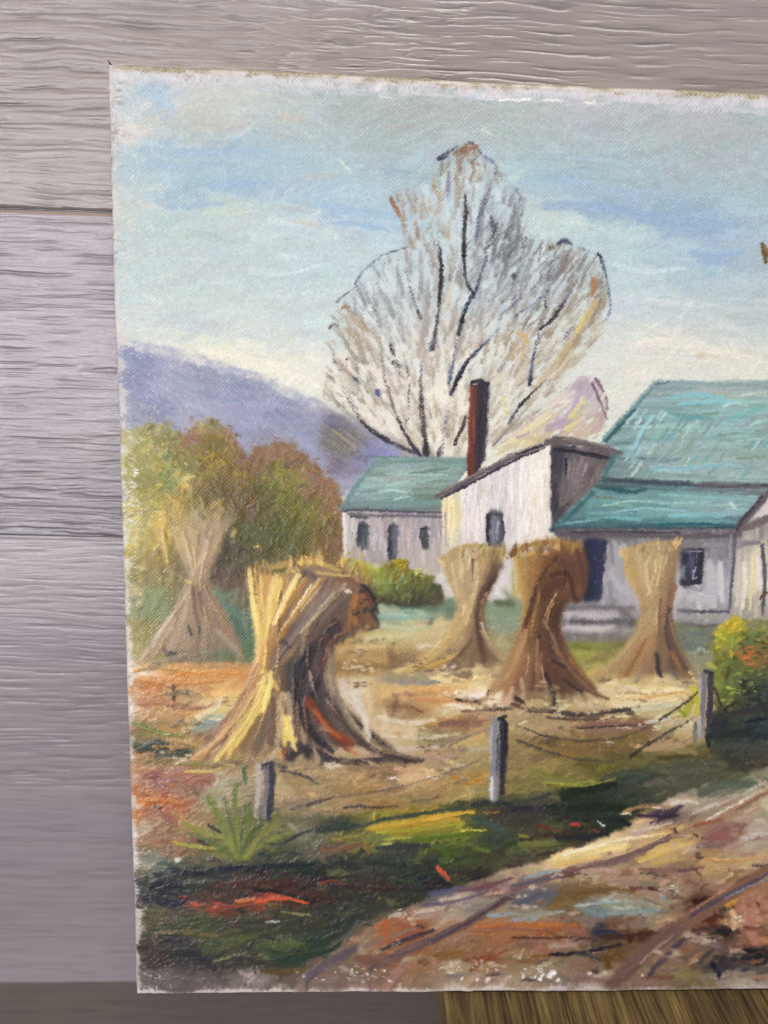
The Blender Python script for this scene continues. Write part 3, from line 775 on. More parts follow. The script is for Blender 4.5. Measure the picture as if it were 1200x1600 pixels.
# dusky patch where the crown meets the mountain
fill('503,640 520,650 560,675 600,700 640,716 560,735 530,750 510,730 503,690', Guide('515,650,76708a;530,690,7c7474;545,700,878074;560,715,8480a0;590,705,8888b2;520,720,7c7684;515,680,807a70;610,712,8f90bc'), 120, 20, 20, 8, th=.4, v=.06, warp=3, soft=8, a=.75)
for s_, w_, c_ in (('520,672 545,690 560,700', 5, '9a9078'), ('518,690 540,705', 4, '8c8470'), ('512,665 540,668', 4, '6a6478'), ('530,715 560,705', 4, '7a706c')):
    S(s_, w_, c_, dry=.2, th=.6)
DK, BL, GR = '332f36', '3a4462', '6c6a70'
for s_, w_, c_, d_ in (
        # heavy limbs
        ('658,713 640,690 628,668 612,630 600,590 595,540 588,490 572,455', 4.2, '4a454c', .42), ('658,713 642,692 630,672 622,655', 6, '2c2a30', .2), ('652,707 630,700 607,690 580,672 562,655 550,634', 6.5, '3e3846', .28),
        ('607,690 582,674 566,658', 7, '2f2b33', .15), ('548,632 536,612 522,598', 4, '5a4a56', .46), ('667,714 663,690 662,667 659,632 657,594', 8.5, '3c3438', .24), ('668,712 665,690', 9, '2f2b30', .15), ('657,592 661,560 670,540 676,520', 5, '6a6a84', .44),
        ('688,714 692,690 694,668 699,640 703,616 708,580', 6, '70707a', .46), ('684,714 688,700', 7, '3a3a42', .2), ('703,616 710,603 718,585 732,563 748,547 764,530', 7, '2c3650', .16), ('706,610 716,590 730,566', 5, '1f2634', .15), ('764,530 780,512 790,500', 4, '6a7494', .5),
        ('702,600 706,575 711,550 717,522 722,502', 6, '3c4a72', .34), ('716,524 721,505 727,486', 7, '23242c', .16), ('722,503 724,497', 9, '15161c', .05), ('727,486 733,470 741,458 745,448', 6, '2e3550', .2), ('740,460 730,444 726,425 724,398 725,370', 6, '2a2730', .22),
        ('724,400 725,360 727,330 727,306', 6.5, '1f1d22', .12), ('727,335 724,305 728,300 740,306', 4, '6c6460', .42), ('745,450 750,430 760,405 752,380', 5, '3a384a', .34), ('744,378 748,345 757,318 766,295 771,278 774,262', 6, '5f6078', .36), ('768,340 770,370 765,385', 5, '302c30', .4), ('775,350 770,375', 6, '2a2728', .4),
        ('676,546 680,522 686,480 690,430 688,400 685,384', 6.5, '413840', .30), ('686,470 690,430 688,402 686,390', 7, '211d20', .16), ('672,548 677,528', 6, '4c5478', .25), ('658,498 650,480 645,465 637,436 632,412', 5, '56535a', .42), ('658,498 652,485', 5, '332f36', .2),
        ('640,600 638,630 640,650 634,660', 3.5, '5a4c50', .4), ('634,662 640,690', 3, '6a5c58', .45), ('710,694 716,680 724,664 728,650', 6, '332a30', .24), ('636,573 638,590 632,595', 5, '2f3034', .42), ('610,540 612,548 618,556', 6, '2d3036', .32), ('617,566 626,572 634,572', 10, '3a3c40', .42), ('622,580 630,594', 6, '44464a', .46),
        ('553,590 562,602', 6, '4c6076', .3), ('588,610 596,622', 6, '46548a', .25), ('520,562 538,582', 7, '6a6068', .5), ('541,560 543,575', 4, '5a4850', .4), ('563,560 580,580', 6, '8c9098', .5),
        # right-hand fan
        ('800,650 812,634 828,618 844,602 855,588 864,570', 4.5, '2a262e', .08), ('795,662 806,642', 5, '3c3a48', .3), ('828,602 829,584 833,558 838,535 842,522', 5, '3c486c', .26), ('827,602 829,590', 5, '222838', .1), ('846,515 858,503 868,492 876,480 884,468', 6.5, '26222a', .24), ('884,468 892,455 900,440', 5, '565a70', .44),
        ('852,480 853,460 857,446', 4, '2c2c38', .35), ('800,500 812,488 826,480 842,466', 5, '47537c', .34), ('800,480 812,464', 4, '4c5880', .35), ('842,466 850,455 862,440', 4, '54608a', .48), ('893,512 886,522 872,540', 4, '5f6488', .4), ('780,500 792,484 806,474', 4, '46507c', .45), ('803,430 800,436', 8, '2c2c34', .3),
        ('812,365 806,385 800,402', 12, '77777f', .40), ('822,372 812,392', 5, '5a5a62', .4), ('818,312 808,330 800,350', 8, '8c8c96', .46), ('700,270 700,290 698,308', 5, '7480ac', .22), ('700,305 698,325', 6, '9cb4d4', .4),
        # outlines
        ('938,400 943,420 950,445 953,470 955,482', 5, '4c546e', .3), ('934,396 940,402', 5, '31364a', .2), ('955,482 946,498', 5, '62688a', .36), ('872,380 882,376 892,381', 8, '2b3050', .16), ('860,390 868,384', 6, '7a5c40', .3), ('905,388 925,394 936,400', 5, '55586c', .42), ('880,392 900,395', 5, '6c5c58', .5),
        ('683,248 694,242 716,228', 5, '3c4560', .2), ('685,250 700,245', 4, '27304a', .2), ('708,240 722,232 736,224 744,228', 5, '80604c', .3), ('732,222 742,226 750,238 756,248', 3.5, '5a5058', .3), ('758,245 772,256 774,264', 5, '50587a', .3), ('775,266 790,280 806,295', 7, '8a8c98', .42), ('775,280 785,300 790,305', 4, '84705c', .5), ('806,295 816,312 822,318', 5, '5a5c6c', .42),
        ('610,310 616,322 624,336', 8, '95603c', .22), ('620,330 632,350 640,370', 8, 'a8805a', .44), ('632,352 640,380 650,400', 8, 'a07a58', .5), ('628,290 640,280 660,276', 3, '80706a', .5), ('676,290 682,298 680,306', 4, '9c8054', .4), ('715,240 735,234 748,240', 14, '8c5f42', .36), ('735,232 745,228', 8, '9a5f3c', .2), ('745,255 755,262', 8, '8a6a54', .5),
        ('525,473 540,460 560,446', 3, '6a6c70', .24), ('555,444 566,425 580,412 596,400 608,394', 3, '5c5a60', .30), ('608,394 620,392 637,386', 3.5, '4c4a50', .25), ('560,440 590,470', 3, '8c8c94', .5), ('580,415 600,440 612,470', 8, '77777e', .56), ('600,412 620,440 630,460', 8, '84848a', .58), ('590,400 610,430', 7, '8c8a90', .57),
        ('534,482 540,478 544,486', 7, '9a6c44', .28), ('515,512 522,506 530,514', 5, '70605a', .32), ('506,620 510,595 513,575', 5, '9a7c82', .5)):
    S(s_, w_ * 1.2, c_, dry=d_ + .13, a=.88, th=.3, var=.08, rough=.6, tooth=.62)
for s_, w_, c_ in (('546,490 575,520 592,545', 12, 'a8885c'), ('540,515 570,540 590,560', 12, 'ac9478'), ('650,510 668,470', 12, 'b4a898'), ('660,560 665,530', 12, 'c0a898'), ('698,560 700,530', 12, 'c4b098'), ('690,300 680,340 660,390', 14, 'b0a08c'), ('700,410 690,460', 10, 'b4a898')):
    S(s_, w_, c_, dry=.56, a=.8)
for s_, w_, c_, d_ in (('926,436 928,452 924,462', 9, 'b07c4c', .28), ('932,470 922,488 910,505 896,530', 13, 'c2ae80', .25), ('940,468 930,488 918,512', 8, '978a7c', .35), ('912,495 900,520', 8, 'cfc07c', .3), ('898,528 884,548 868,566', 14, 'bba682', .22), ('905,525 890,552 870,580', 12, 'a4947a', .28), ('872,562 850,590 832,608', 12, 'c4b294', .3),
                       ('895,545 880,570 862,590', 8, 'd0c0a0', .35), ('810,520 822,530 812,560', 12, 'c8a878', .45), ('800,560 815,535', 12, 'c0a480', .5), ('806,600 820,570', 12, 'd2c2a8', .45), ('770,600 786,590 790,640', 16, 'd8cfba', .4), ('785,622 792,650', 8, 'dcd08c', .4), ('780,580 790,560', 10, '8c8890', .5)):
    S(s_, w_, c_, dry=d_, th=.6)
# lilac bush right of the chimney
LI = Guide('905,595,b9a4b4;920,620,c4b4c0;935,650,b8a0a4;890,640,d0c6c4;880,660,b8a4ac;850,670,d2c2a8;900,640,d6cc9c;920,660,ccbca4;830,690,d4c094;860,690,cfb894;930,670,c0a898;800,695,d8cfa8;870,620,d8d0c4;900,675,c8b4a0;815,670,e0d4b4')
fill('770,708 800,680 830,655 862,625 900,585 925,592 942,605 948,640 940,668 930,685 870,692 820,700 770,712', LI, 170, -38, 30, 7, warp=1.4, soft=2, th=.5, v=.05, dry=.22, wash=False, spread=10)
for s_, w_, c_, d_ in (('930,592 938,604 942,612', 8, '8a6c78', .3), ('925,600 938,630 948,655', 5, '6c5860', .34), ('946,620 949,640', 4, '7a6468', .4), ('872,668 892,640 908,610', 12, 'bca6ba', .3), ('855,670 880,655', 10, 'b49cac', .35), ('888,652 906,632 912,628', 8, 'd9cc88', .25), ('885,672 905,655', 9, 'd6c88c', .3),
                       ('800,690 830,668 860,650', 9, 'e6d6a8', .3), ('806,684 826,676', 7, 'b8a0a0', .3), ('770,690 786,676 800,660', 7, 'b8a894', .4), ('770,696 800,664 830,630', 5, '8c8478', .4)):
    S(s_, w_, c_, dry=d_, th=.6)
S('1190,380 1194,395 1196,410', 9, '6c5434', dry=.2); S('1194,385 1200,400 1210,440', 8, '8c6c44', dry=.3)
for i in range(9):                                           # that second tree goes on past the edge of the photograph
    S('%d,640 %d,520 %d,%d' % (1330 + i * 4, 1300 + i * 22, 1215 + i * 42, 330 + rnd.randint(0, 90)), 6, '5a4a40', dry=.35)

# ---- farm buildings
def muted(t, f=.84, m=(1, 1, 1)):
    out = []
    for row in t:
        cs_ = []
        for q in row.split():
            c = hx(q); l = c.mean()
            c = np.clip((l + (c - l) * f) * np.array(m), 0, 1)
            cs_.append('%02x%02x%02x' % tuple(int(v * 255) for v in c))
        out.append(' '.join(cs_))
    return out


def quad(poly, table, n, w, vert=True, **k_):
    """table colours over a four-sided patch, brushed along its first two edges"""
    a_, b_, c_, d_ = pp(poly)
    f = lambda p: '%f,%f' % tuple(p)
    ribbon([f(a_) + ' ' + f((a_ + b_) / 2) + ' ' + f(b_), f(d_) + ' ' + f((c_ + d_) / 2) + ' ' + f(c_)], table, n, w, **k_)


# left wing: walls (brushed downwards), openings, roof
quad('537,796 538,872 694,894 692,796', muted(['cfc8c6 d0c9c8 c4bcbc b8b0a8', 'aaa4a8 b0aaad aaa4a8 a8a298', 'a29ca0 a9a3a8 a6a0a4 a39a94', '9c969c a49ea2 aba6a8 b0a9a6', 'a29ca2 a8a2a6 b4aeb0 b8b0aa', '9a949a a09aa0 a9a3a6 b0a8a4'], 1.0, (1.03, 1.0, .97)), 120, 7, seg=.5, v=.04, th=.6, wob=.01)
S('538,803 540,830 539,868', 6, 'dcd5d2', th=.8); S('545,803 590,806 640,806 690,807', 7, '716b74', th=.4, dry=.15); S('548,806 575,809', 5, '55505a', dry=.2)
S('567,822 567,851', 19, '565660', dry=.1, taper=.1); S('615,824 613,876', 18, '605f68', dry=.12, taper=.1); S('665,827 664,852', 16, '4c4c54', dry=.1, taper=.1)
for s_, w_, c_, d_ in (('562,822 560,835 559,850', 10, '3f424e', .08), ('572,822 573,836 571,850', 12, '55555c', .3), ('568,850 574,858', 5, '6c6c74', .4), ('562,821 578,822', 4, '383a44', .25), ('609,823 608,845 609,872', 7, '2f303c', .12), ('612,822 622,823', 5, '4c4c54', .3), ('620,828 619,850 616,866', 7, '6f6d76', .25), ('626,826 625,850', 3, 'aaa6ac', .3),
                       ('658,826 657,838 661,850', 6, '383a44', .22), ('668,826 670,840 668,854', 9, '4c4e54', .3), ('659,826 672,826', 4, '30323c', .3), ('604,830 603,850', 3, '7c7880', .4)):
    S(s_, w_, c_, dry=d_, th=.5)
for i in range(26):
    x_ = rnd.uniform(545, 690); y_ = rnd.uniform(812, 850)
    S('%f,%f %f,%f' % (x_, y_, x_ + rnd.uniform(-2, 2), y_ + rnd.uniform(15, 30)), 3, rnd.choice(['c6c0c2', 'bab4b8', 'd0cacb', '8c878e']), dry=.45, th=.7)
quad('590,716 735,716 684,796 533,796', muted(['6c8c8a 7c9a96 86a49e 7c9c94 6f9690', '6f9692 86aaa8 90b4b0 7fa098 6c928c', '749c98 8fb8b4 86aca8 7ea098 7a9a90', '6d9492 7ea6a4 7aa29e 769a90 6f8f84', '5c7c7c 628482 668886 6a8a84 66807a'], .72, (1.06, 1.03, 1.01)), 150, 6, seg=.4, th=.6, v=.04)
for s_, w_, c_, d_ in (('592,768 610,766 632,768', 8, 'a9c8c4', .42), ('606,758 640,752', 6, 'a0c0ba', .45), ('615,780 640,776', 4, 'a8c6c4', .35), ('650,752 690,748', 5, '90b4ae', .3), ('586,722 562,752 540,782', 10, '6c8e8e', .25), ('592,722 640,720 728,722', 8, '76958e', .2), ('640,740 700,732', 6, '6a8c80', .2), ('560,788 610,784 680,786', 5, '6f9490', .2)):
    S(s_, w_, c_, dry=d_, th=.8)
S('536,797 570,796 620,799 680,801 693,800', 5.5, '5a5562', dry=.1, th=.5); S('560,712 600,714 690,714', 4, '6a8080', dry=.4)

# chimney
quad('735,605 731,742 745,742 748,603', ['8a4230 86432f 7c3a2c 743328', '7c3c2e 7c3c30 743428 6c3026'], 20, 5, th=.5)
quad('747,600 743,736 756,716 762,600', ['3c3238 3a323a 342c36 3c343c', '38323e 3a3440 3e3846 4c4654'], 24, 5, th=.5)
S('736,598 750,594 762,600', 7, '2f2b34', dry=.15); S('735,602 745,604', 4, '4c3a3c', dry=.2); S('763,606 763,650 760,700', 3, '6a6474', dry=.4); S('742,630 741,700', 2.5, 'a05c44', dry=.3)

# white centre wing
quad('692,772 692,905 790,945 798,716', ['e6d6ac e6d4a0 dccdb0 c8c0b4', 'dcd2c8 e0d6cc d6cdc6 ccc2b8', 'd8d0ce ddd6d2 d3cbc8 cdc5c2', 'e0d9d6 e2dbd8 d6cfcc d4ccc8'], 120, 8, seg=.4, th=.8, v=.03)
quad('796,716 792,850 862,852 864,694', ['e2dad6 ded6d4 ddd5d2', 'e6ded6 e9e1da e4dcd4', 'ece4d8 efe6da e6ddcc', 'e4dbd4 e9e0d6 e0d8cc'], 90, 7, seg=.4, th=.9, v=.03)
for s_, w_, c_ in (('706,780 708,810 705,838', 11, 'ecd9a2'), ('716,790 718,815', 8, 'e2cf9c'), ('830,730 832,760 828,800', 5, 'f4ecd8'), ('845,720 847,790', 5, 'f6eee6'), ('812,740 814,790', 5, 'f3ece8'), ('728,770 730,800', 9, 'eae4e2'), ('740,790 738,830', 8, 'e0d8d6'), ('835,770 836,810', 3, 'ddc79a'), ('857,720 858,800', 4, 'ddd2b8'), ('780,900 790,930', 16, 'ded5d2'), ('696,800 696,850', 4, 'b4aca8'),
                   ('820,800 823,835', 8, 'f2eae4')):
    S(s_, w_, c_, th=1.0, dry=.25)
for i in range(30):
    x_ = rnd.uniform(720, 860); y_ = rnd.uniform(755, 810)
    S('%f,%f %f,%f' % (x_, y_, x_ + rnd.uniform(-2, 2), y_ + rnd.uniform(18, 40)), 3, rnd.choice(['c9c1be', 'f4eeea', 'bdb5b2', 'efe6d6']), dry=.45, th=.9)
S('774,806 774,850', 30, '5f5f6a', dry=.08, taper=.1)
for s_, w_, c_, d_ in (('762,804 761,825 763,852', 8, '2e303c', .12), ('772,806 774,830 771,850', 14, '75747f', .2), ('784,806 786,830 784,850', 6, '4a4a56', .3), ('764,803 785,804', 4, '45444f', .2), ('778,815 776,840', 5, 'a3a2ac', .4), ('768,812 770,845', 3, '8e8d98', .3)):
    S(s_, w_, c_, dry=d_, th=.6)
# its shaded side and eaves
quad('862,700 862,800 900,770 900,700', ['4a4450 48424e 4c4652', '3c3642 443e4a 544c54'], 40, 6, th=.5)
fill('866,698 945,702 975,720 950,760 900,810 868,828 861,826', Guide('870,720,46404c;872,790,413b46;900,720,6c6063;900,770,786c6c;925,730,80736f;940,712,6f6264;885,800,5c545c'), 40, -60, 24, 8, th=.5, warp=.5, soft=1)
quad('884,704 876,790 924,742 938,702', ['4c4650 6c6064 746a6a', '7a6c6e 857a7c 80746f', '6a5c60 73666a 6c6064'], 50, 7, th=.6)
S('890,722 886,752', 4, '8f8686', dry=.3); S('884,716 884,740', 5, '26242e', dry=.2); S('916,725 910,742', 4, 'a49a9a', dry=.4)
for s_, w_, c_, d_ in (('684,776 706,764 730,752 760,734 800,714 840,698 862,690', 12, '6c5f64', .05), ('690,778 730,758 770,736 810,716 850,700', 5, '413a44', .12), ('700,763 740,742 790,716 830,700', 4, '8a7c7c', .3), ('690,768 720,752', 6, '8c7a78', .3),
                       ('854,690 885,687 920,695 972,707', 14, '6c5f60', .05), ('866,702 890,704 915,709 945,716', 9, '2f2b3a', .12), ('880,686 915,690 945,700', 4, '8c7e7a', .3), ('806,710 830,702 850,696', 4, '2c2832', .25)):
    S(s_, w_, c_, dry=d_, th=.6)

# main roof and the porch roof below it
ribbon(['1024,597 1180,596 1340,596 1500,596', '987,638 1150,638 1330,637 1500,637', '944,684 1130,680 1320,680 1500,680', '963,714 1140,716 1320,720 1500,720', '940,747 1130,754 1320,756 1500,757'], muted(['7e9a9c 8fa8a8 9aaaa8 8ea8a4 84a29c 7c9c98 7c9c98', '6a9498 84b4b8 7cb6ba 8cb6b6 86aaa0 7caaa4 7caaa4', '5c868a 84acac 86b4b6 80a8a0 86aaa0 7cacac 7cacac', '54808a 88aaac 86aaa8 84aca8 86b0b0 74a4a4 74a4a4', '4c7478 80a4a4 8ab0b0 88b0b2 80aaae 6a98a0 6a98a0'], .72, (1.06, 1.03, 1.01)), 420, 8, seg=.14, th=.7, v=.05)
msk = blur(inside(pp('1024,597 1500,596 1500,757 940,746 948,718 936,694'), .6).astype(np.float32), 1)
for i in range(150):
    x_ = rnd.uniform(985, 1500); y_ = rnd.uniform(640, 730)
    l = rnd.uniform(12, 30)
    stroke(np.array([[x_, y_], [x_ - l * .62, y_ + l * .78]]), rnd.uniform(3, 7), jit(hx(rnd.choice(['8fa396', '9ab8b4', '7aacae', 'a6c2c0', '88a49a', '6fa0a4'])), .03), dry=.3, th=.9, mask=msk)
for s_, w_, c_, d_ in (('1046,622 1090,616 1130,622', 12, '8abcc0', .15), ('1060,632 1110,628 1160,630', 8, '86c0c4', .2), ('1045,645 1080,648 1120,645', 8, '7a988c', .15), ('1040,640 1060,650 1110,652', 6, '68a0a4', .2), ('1130,634 1150,630 1165,634', 5, 'c4d8d4', .35), ('1160,618 1195,612', 6, 'c2cfc6', .4), ('1110,614 1150,618', 5, 'ada898', .4),
                       ('1020,650 1005,668 990,700', 9, '9cc8d0', .25), ('1000,655 990,672', 7, 'bcd6dc', .35), ('1016,606 985,640 950,676 938,690', 10, '5f888a', .2), ('990,640 965,668 945,690', 9, '3f6a6e', .22), ('1024,600 1070,598 1130,600 1210,597', 9, '8ea2a4', .15), ('1020,602 1045,597', 4, '5c6c70', .3),
                       ('1020,732 1070,732 1120,726 1160,730', 9, '8cb8be', .25), ('1030,735 1080,738', 5, 'a8ccd0', .35), ('1140,655 1180,640 1200,636', 10, '7cb2ac', .2), ('1090,680 1060,715', 9, '8aa69a', .2), ('1070,670 1045,705', 8, '8fa89c', .25), ('1150,690 1195,684', 5, '9ac0b8', .3), ('1120,680 1160,676', 4, '7c9488', .3), ('1150,716 1195,714', 4, '7f8f74', .35),
                       ('960,712 945,735 940,745', 12, '4c7678', .15), ('970,700 985,710 990,725', 14, '86a8aa', .25), ('1170,665 1195,655', 8, 'a0c8c0', .3)):
    S(s_, w_, c_, dry=d_, th=.9, mask=msk)
ribbon(['944,747 1030,752 1120,755 1210,757', '902,790 990,793 1080,794 1180,795', '860,829 960,829 1050,829 1150,829'], muted(['3c6064 44606a 48566a 5c5c68 6a6066', '4c8086 5a9498 68a4a6 70a8a8 7aa8a8', '5c9094 68a0a4 72aaac 7cacaa 7ca4a0', '50868c 5c9aa0 66a4a8 6ca6a8 70a2a4', '3f7078 468088 468690 4c8890 50848a', '2c5058 305a66 2f5c68 34606a 3a5c64'], .72, (1.06, 1.03, 1.01)), 260, 7, seg=.25, th=.7, v=.05)
pm = blur(inside(pp('944,747 1210,757 1150,829 860,829'), .5).astype(np.float32), 1)
for s_, w_, c_, d_ in (('942,750 1000,750 1060,756 1130,760 1200,758', 8, '45505e', .1), ('1080,756 1140,760 1190,760', 6, '6a5c66', .25), ('940,762 985,768 1010,764', 8, '2f6068', .15), ('940,790 990,782 1050,786 1110,784', 4, '9cc4c0', .3), ('960,800 1010,794 1070,798', 4, '8fbcc0', .3), ('1030,772 1090,776 1150,780', 6, '86b4b0', .2), ('1140,785 1150,795', 7, 'c4d8d0', .35),
                       ('1045,806 1090,804 1130,806', 8, '88bcc4', .25), ('960,808 1000,812', 7, '74b0b4', .25), ('925,770 905,790 880,815', 9, '3c6c74', .2), ('940,768 915,800', 6, '68a0a0', .25), ('930,776 960,778', 4, '6c7c5c', .3), ('868,826 930,826 1000,826 1060,826 1145,824', 6, '2c525e', .1), ('1020,820 1080,818 1140,820', 5, '2c6474', .15), ('880,818 930,812', 5, '7cb0b4', .35)):
    S(s_, w_, c_, dry=d_, th=.8, mask=pm)
S('862,694 900,690 935,697 970,707', 13, '6c5f60', dry=.08, th=.5)
S('878,704 915,708 950,715', 7, '302c38', dry=.15, th=.4)
S('880,687 925,692 955,701', 4, '8c7e7a', dry=.35)
# porch wall, door, window, post, steps
quad('868,829 890,955 1150,975 1150,829', ['625a60 787074 908a8e 938d90 888488', '6a6266 7c767a a29ca0 b4aeb2 8c888a', '6a6266 96908f a8a2a6 b2adb0 8f8b8c', '6c646a 8f898c b0aaae c2bcbf 8c888a', '6e666c 8c868a a8a2a6 c9c4c6 908c8e', '706a70 878288 9a949a c0babe 8c888a'], 200, 8, seg=.35, th=.5, v=.04)
S('872,834 930,836 1000,836 1070,838 1145,836', 12, '665e62', dry=.05); S('890,832 960,830 1060,832', 5, '4c464c', dry=.2); S('1020,845 1080,848 1140,846', 10, '837c80', dry=.25)
quad('914,846 912,936 938,934 944,846', ['2c2c46 26283c 2c2e40', '30345a 30345a 2e3450', '3a3c54 3c3e56 44445a'], 40, 6, th=.4)
S('908,850 904,900', 4, '8c8490', dry=.3); S('950,850 948,890 944,930', 6, 'a19b9f', dry=.2)
for s_, w_, c_, d_ in (('960,848 966,880 962,920', 16, 'a6a1a6', .2), ('975,850 978,880', 8, 'cfc9c4', .3), ('955,900 975,925', 14, 'b5afb4', .25), ('1110,880 1112,910 1116,945', 20, 'bdb7bb', .25), ('1125,880 1128,940', 12, 'cdc8ca', .3), ('1080,930 1110,940', 16, 'b8b2b6', .25), ('1070,915 1095,922', 9, '9a949a', .25), ('1100,850 1130,852', 12, '8d868c', .2), ('1115,860 1116,880', 10, '948e94', .3)):
    S(s_, w_, c_, dry=d_, th=.6)
quad('1066,862 1064,912 1094,908 1098,860', ['2a2a38 26262f 2c2c34', '34344a 5c5c78 3a3a44', '2c2c3c 30303c 34343e'], 30, 5, th=.5)
for s_, w_, c_, d_ in (('1068,884 1066,900 1070,905', 5, 'aeb2c8', .3), ('1086,888 1082,902 1088,902', 5, '9ea2b8', .3), ('1078,866 1077,885', 2, '8c8ca0', .3), ('1070,862 1098,860', 4, '85828c', .3), ('1064,912 1080,914 1096,910', 4, '2a2830', .25), ('1098,862 1097,900', 3, '4a4650', .25), ('1088,865 1087,880', 2, '9a9aac', .4)):
    S(s_, w_, c_, dry=d_, th=.7)
quad('1150,832 1142,962 1300,970 1300,800', ['8d8488 b4a8a0 c8c0b4 a09890', '8c8284 d8ceb8 dcd2b8 a39a90', '988c8c e0d2ac dccca4 a8a098', '7c7474 9a9490 a09a98 8c8880', '80787a a49c98 a8a098 8c8880'], 110, 7, seg=.4, th=.7, v=.04)
for s_, w_, c_, d_ in (('1162,880 1164,910 1160,950', 12, 'e2d9c2', .2), ('1175,870 1176,900 1172,945', 7, 'e8d49c', .2), ('1184,870 1186,920', 8, 'e3dcd4', .25), ('1190,850 1194,900 1192,960', 8, '5c5a64', .25), ('1188,935 1196,925 1204,930', 6, '6c4c34', .2), ('1160,850 1185,846', 12, '8c8286', .2),
                       ('1148,834 1146,880 1142,920 1139,958', 6, '5d5762', .08), ('1142,835 1140,890', 3, 'a19ba0', .3), ('1152,834 1158,815 1175,800 1200,770', 14, '6e6064', .08), ('1160,826 1185,815 1210,806', 16, '786a6a', .15), ('1150,830 1160,812 1190,775', 5, '453e48', .15)):
    S(s_, w_, c_, dry=d_, th=.6)
quad('880,952 880,998 990,1000 992,950', ['6a6468 c4bcbe 6a6468 c4babc 7c7474', '605a5e c8c0c2 605a60 cfc6c4 80786c', '5c565a b0a8a8 5c565a b4acaa 7c7668'], 30, 6, seg=.3, th=.5)
for s_, w_, c_, d_ in (('895,958 930,964 965,962', 7, 'c4bbbb', .12), ('885,951 930,948 975,950', 6, '6b666a', .15), ('892,970 930,972 970,970', 5, '4f4a50', .15), ('884,978 925,982 960,978', 9, 'cfc4c2', .12), ('884,990 920,993 960,990', 5, '6a6460', .2), ('970,955 985,962', 12, '77706c', .3),
                       ('1058,953 1090,955 1140,956', 6, '59555e', .15), ('1060,964 1100,964 1140,962', 9, 'a39b92', .2), ('1066,974 1100,978 1120,974', 6, '6a6464', .25), ('1060,988 1090,990 1115,985', 12, '737a70', .3), ('1062,1008 1090,1012 1110,1010', 8, '6c746a', .35), ('1090,1014 1100,1014', 5, 'aab098', .4)):
    S(s_, w_, c_, dry=d_, th=.6)

# hedge before the left wing
HE = Guide('548,876,8f8c30;560,885,b0a22c;575,895,9c9830;590,905,8a9048;612,880,8c8028;625,875,a08c1c;635,885,8a7c24;650,895,6a6c30;665,905,7c7c38;560,905,767834;600,925,6a7438;640,925,5f6434;680,920,565430;600,940,4c4a30;650,942,4a4630;690,935,5a5238;570,935,544c34;625,905,7f8c48')
fill('543,872 552,878 572,880 592,892 606,878 618,872 634,876 646,888 664,892 680,906 694,930 690,946 640,946 590,944 562,920', HE, 150, -60, 12, 7, warp=2.2, soft=1, th=.9, v=.09, h=.02, spread=45)
for x_, y_, c_, n in ((560, 884, 'c8b428', 12), (624, 876, 'b89c18', 10), (655, 895, 'c0bc5c', 8), (585, 892, 'b4b43c', 8), (600, 912, 'a0ac58', 10), (548, 870, 'a09a3c', 4)):
    speck(x_, y_, 7, 5, c_, n, r=2.2, dry=.3, th=1.1)
S('570,930 610,942 680,944', 9, '4c4530', dry=.2)
S('775,940 800,944', 14, '54603c', dry=.2); S('785,920 800,935', 8, '6b7448', dry=.3)

# ---- corn shocks: straw flowing through a tied waist
def shock(lines, table, n, w=5, **k_):
    ribbon(lines, table, int(n * .6), w * 1.9, **{**dict(seg=.30, th=.18, v=.05, h=.012, var=.06, fray=4, dry=.10, a=.72), **k_})


# far left, pale
shock(['262,800 275,850 296,902 268,960 216,1036', '300,796 308,850 305,905 285,960 250,1040', '335,798 325,850 312,908 312,970 305,1040', '366,800 340,855 322,912 352,965 386,1030'],
      ['b09858 a8905c a48c68 a88c70 a4886c', 'b09c68 b09470 a88c6c a89074 9a7c5c', 'a89060 b09470 9a7c5c 94785a 8c7054', '8c7848 a08458 8c6c50 8c7054 987c60'], 300, 5)
soften('212,798 366,798 400,1040 205,1045', 3, .65)
for s_, w_, c_, th in (('225,1025 255,985 290,930', 8, 'b89c84', 1.0), ('240,1000 270,960 294,928', 5, 'd2bca8', 1.3), ('262,992 272,980', 5, 'd8c4ac', 1.2), ('300,912 303,950 312,985', 7, '7c5c48', .8), ('310,925 316,960', 5, '6c4c40', .7), ('293,978 298,992', 5, '2e2f3a', .9), ('310,980 311,996', 5, '3a3440', .9),
                       ('263,1021 274,1020', 7, '34323c', .8), ('276,1019 296,1016', 3, '6a5a50', .6), ('255,1012 262,1024', 8, '6c5848', .6), ('236,1042 250,1038', 14, '6c5a40', .6), ('262,1032 310,1028 350,1032', 10, '84705a', .6), ('340,985 365,1010 380,1025', 10, 'a08c78', .6), ('290,906 300,912', 6, 'd9b870', 1.0),
                       ('258,800 256,840 262,880', 8, 'd0ac50', .9), ('285,830 296,870', 7, 'c4ac7c', 1.0), ('330,830 318,870 302,900', 8, 'bfa47c', .8), ('350,830 330,872', 6, 'a89068', .8), ('290,845 300,880', 4, 'd4c098', 1.0)):
    S(s_, w_, c_, th=th, dry=.28)
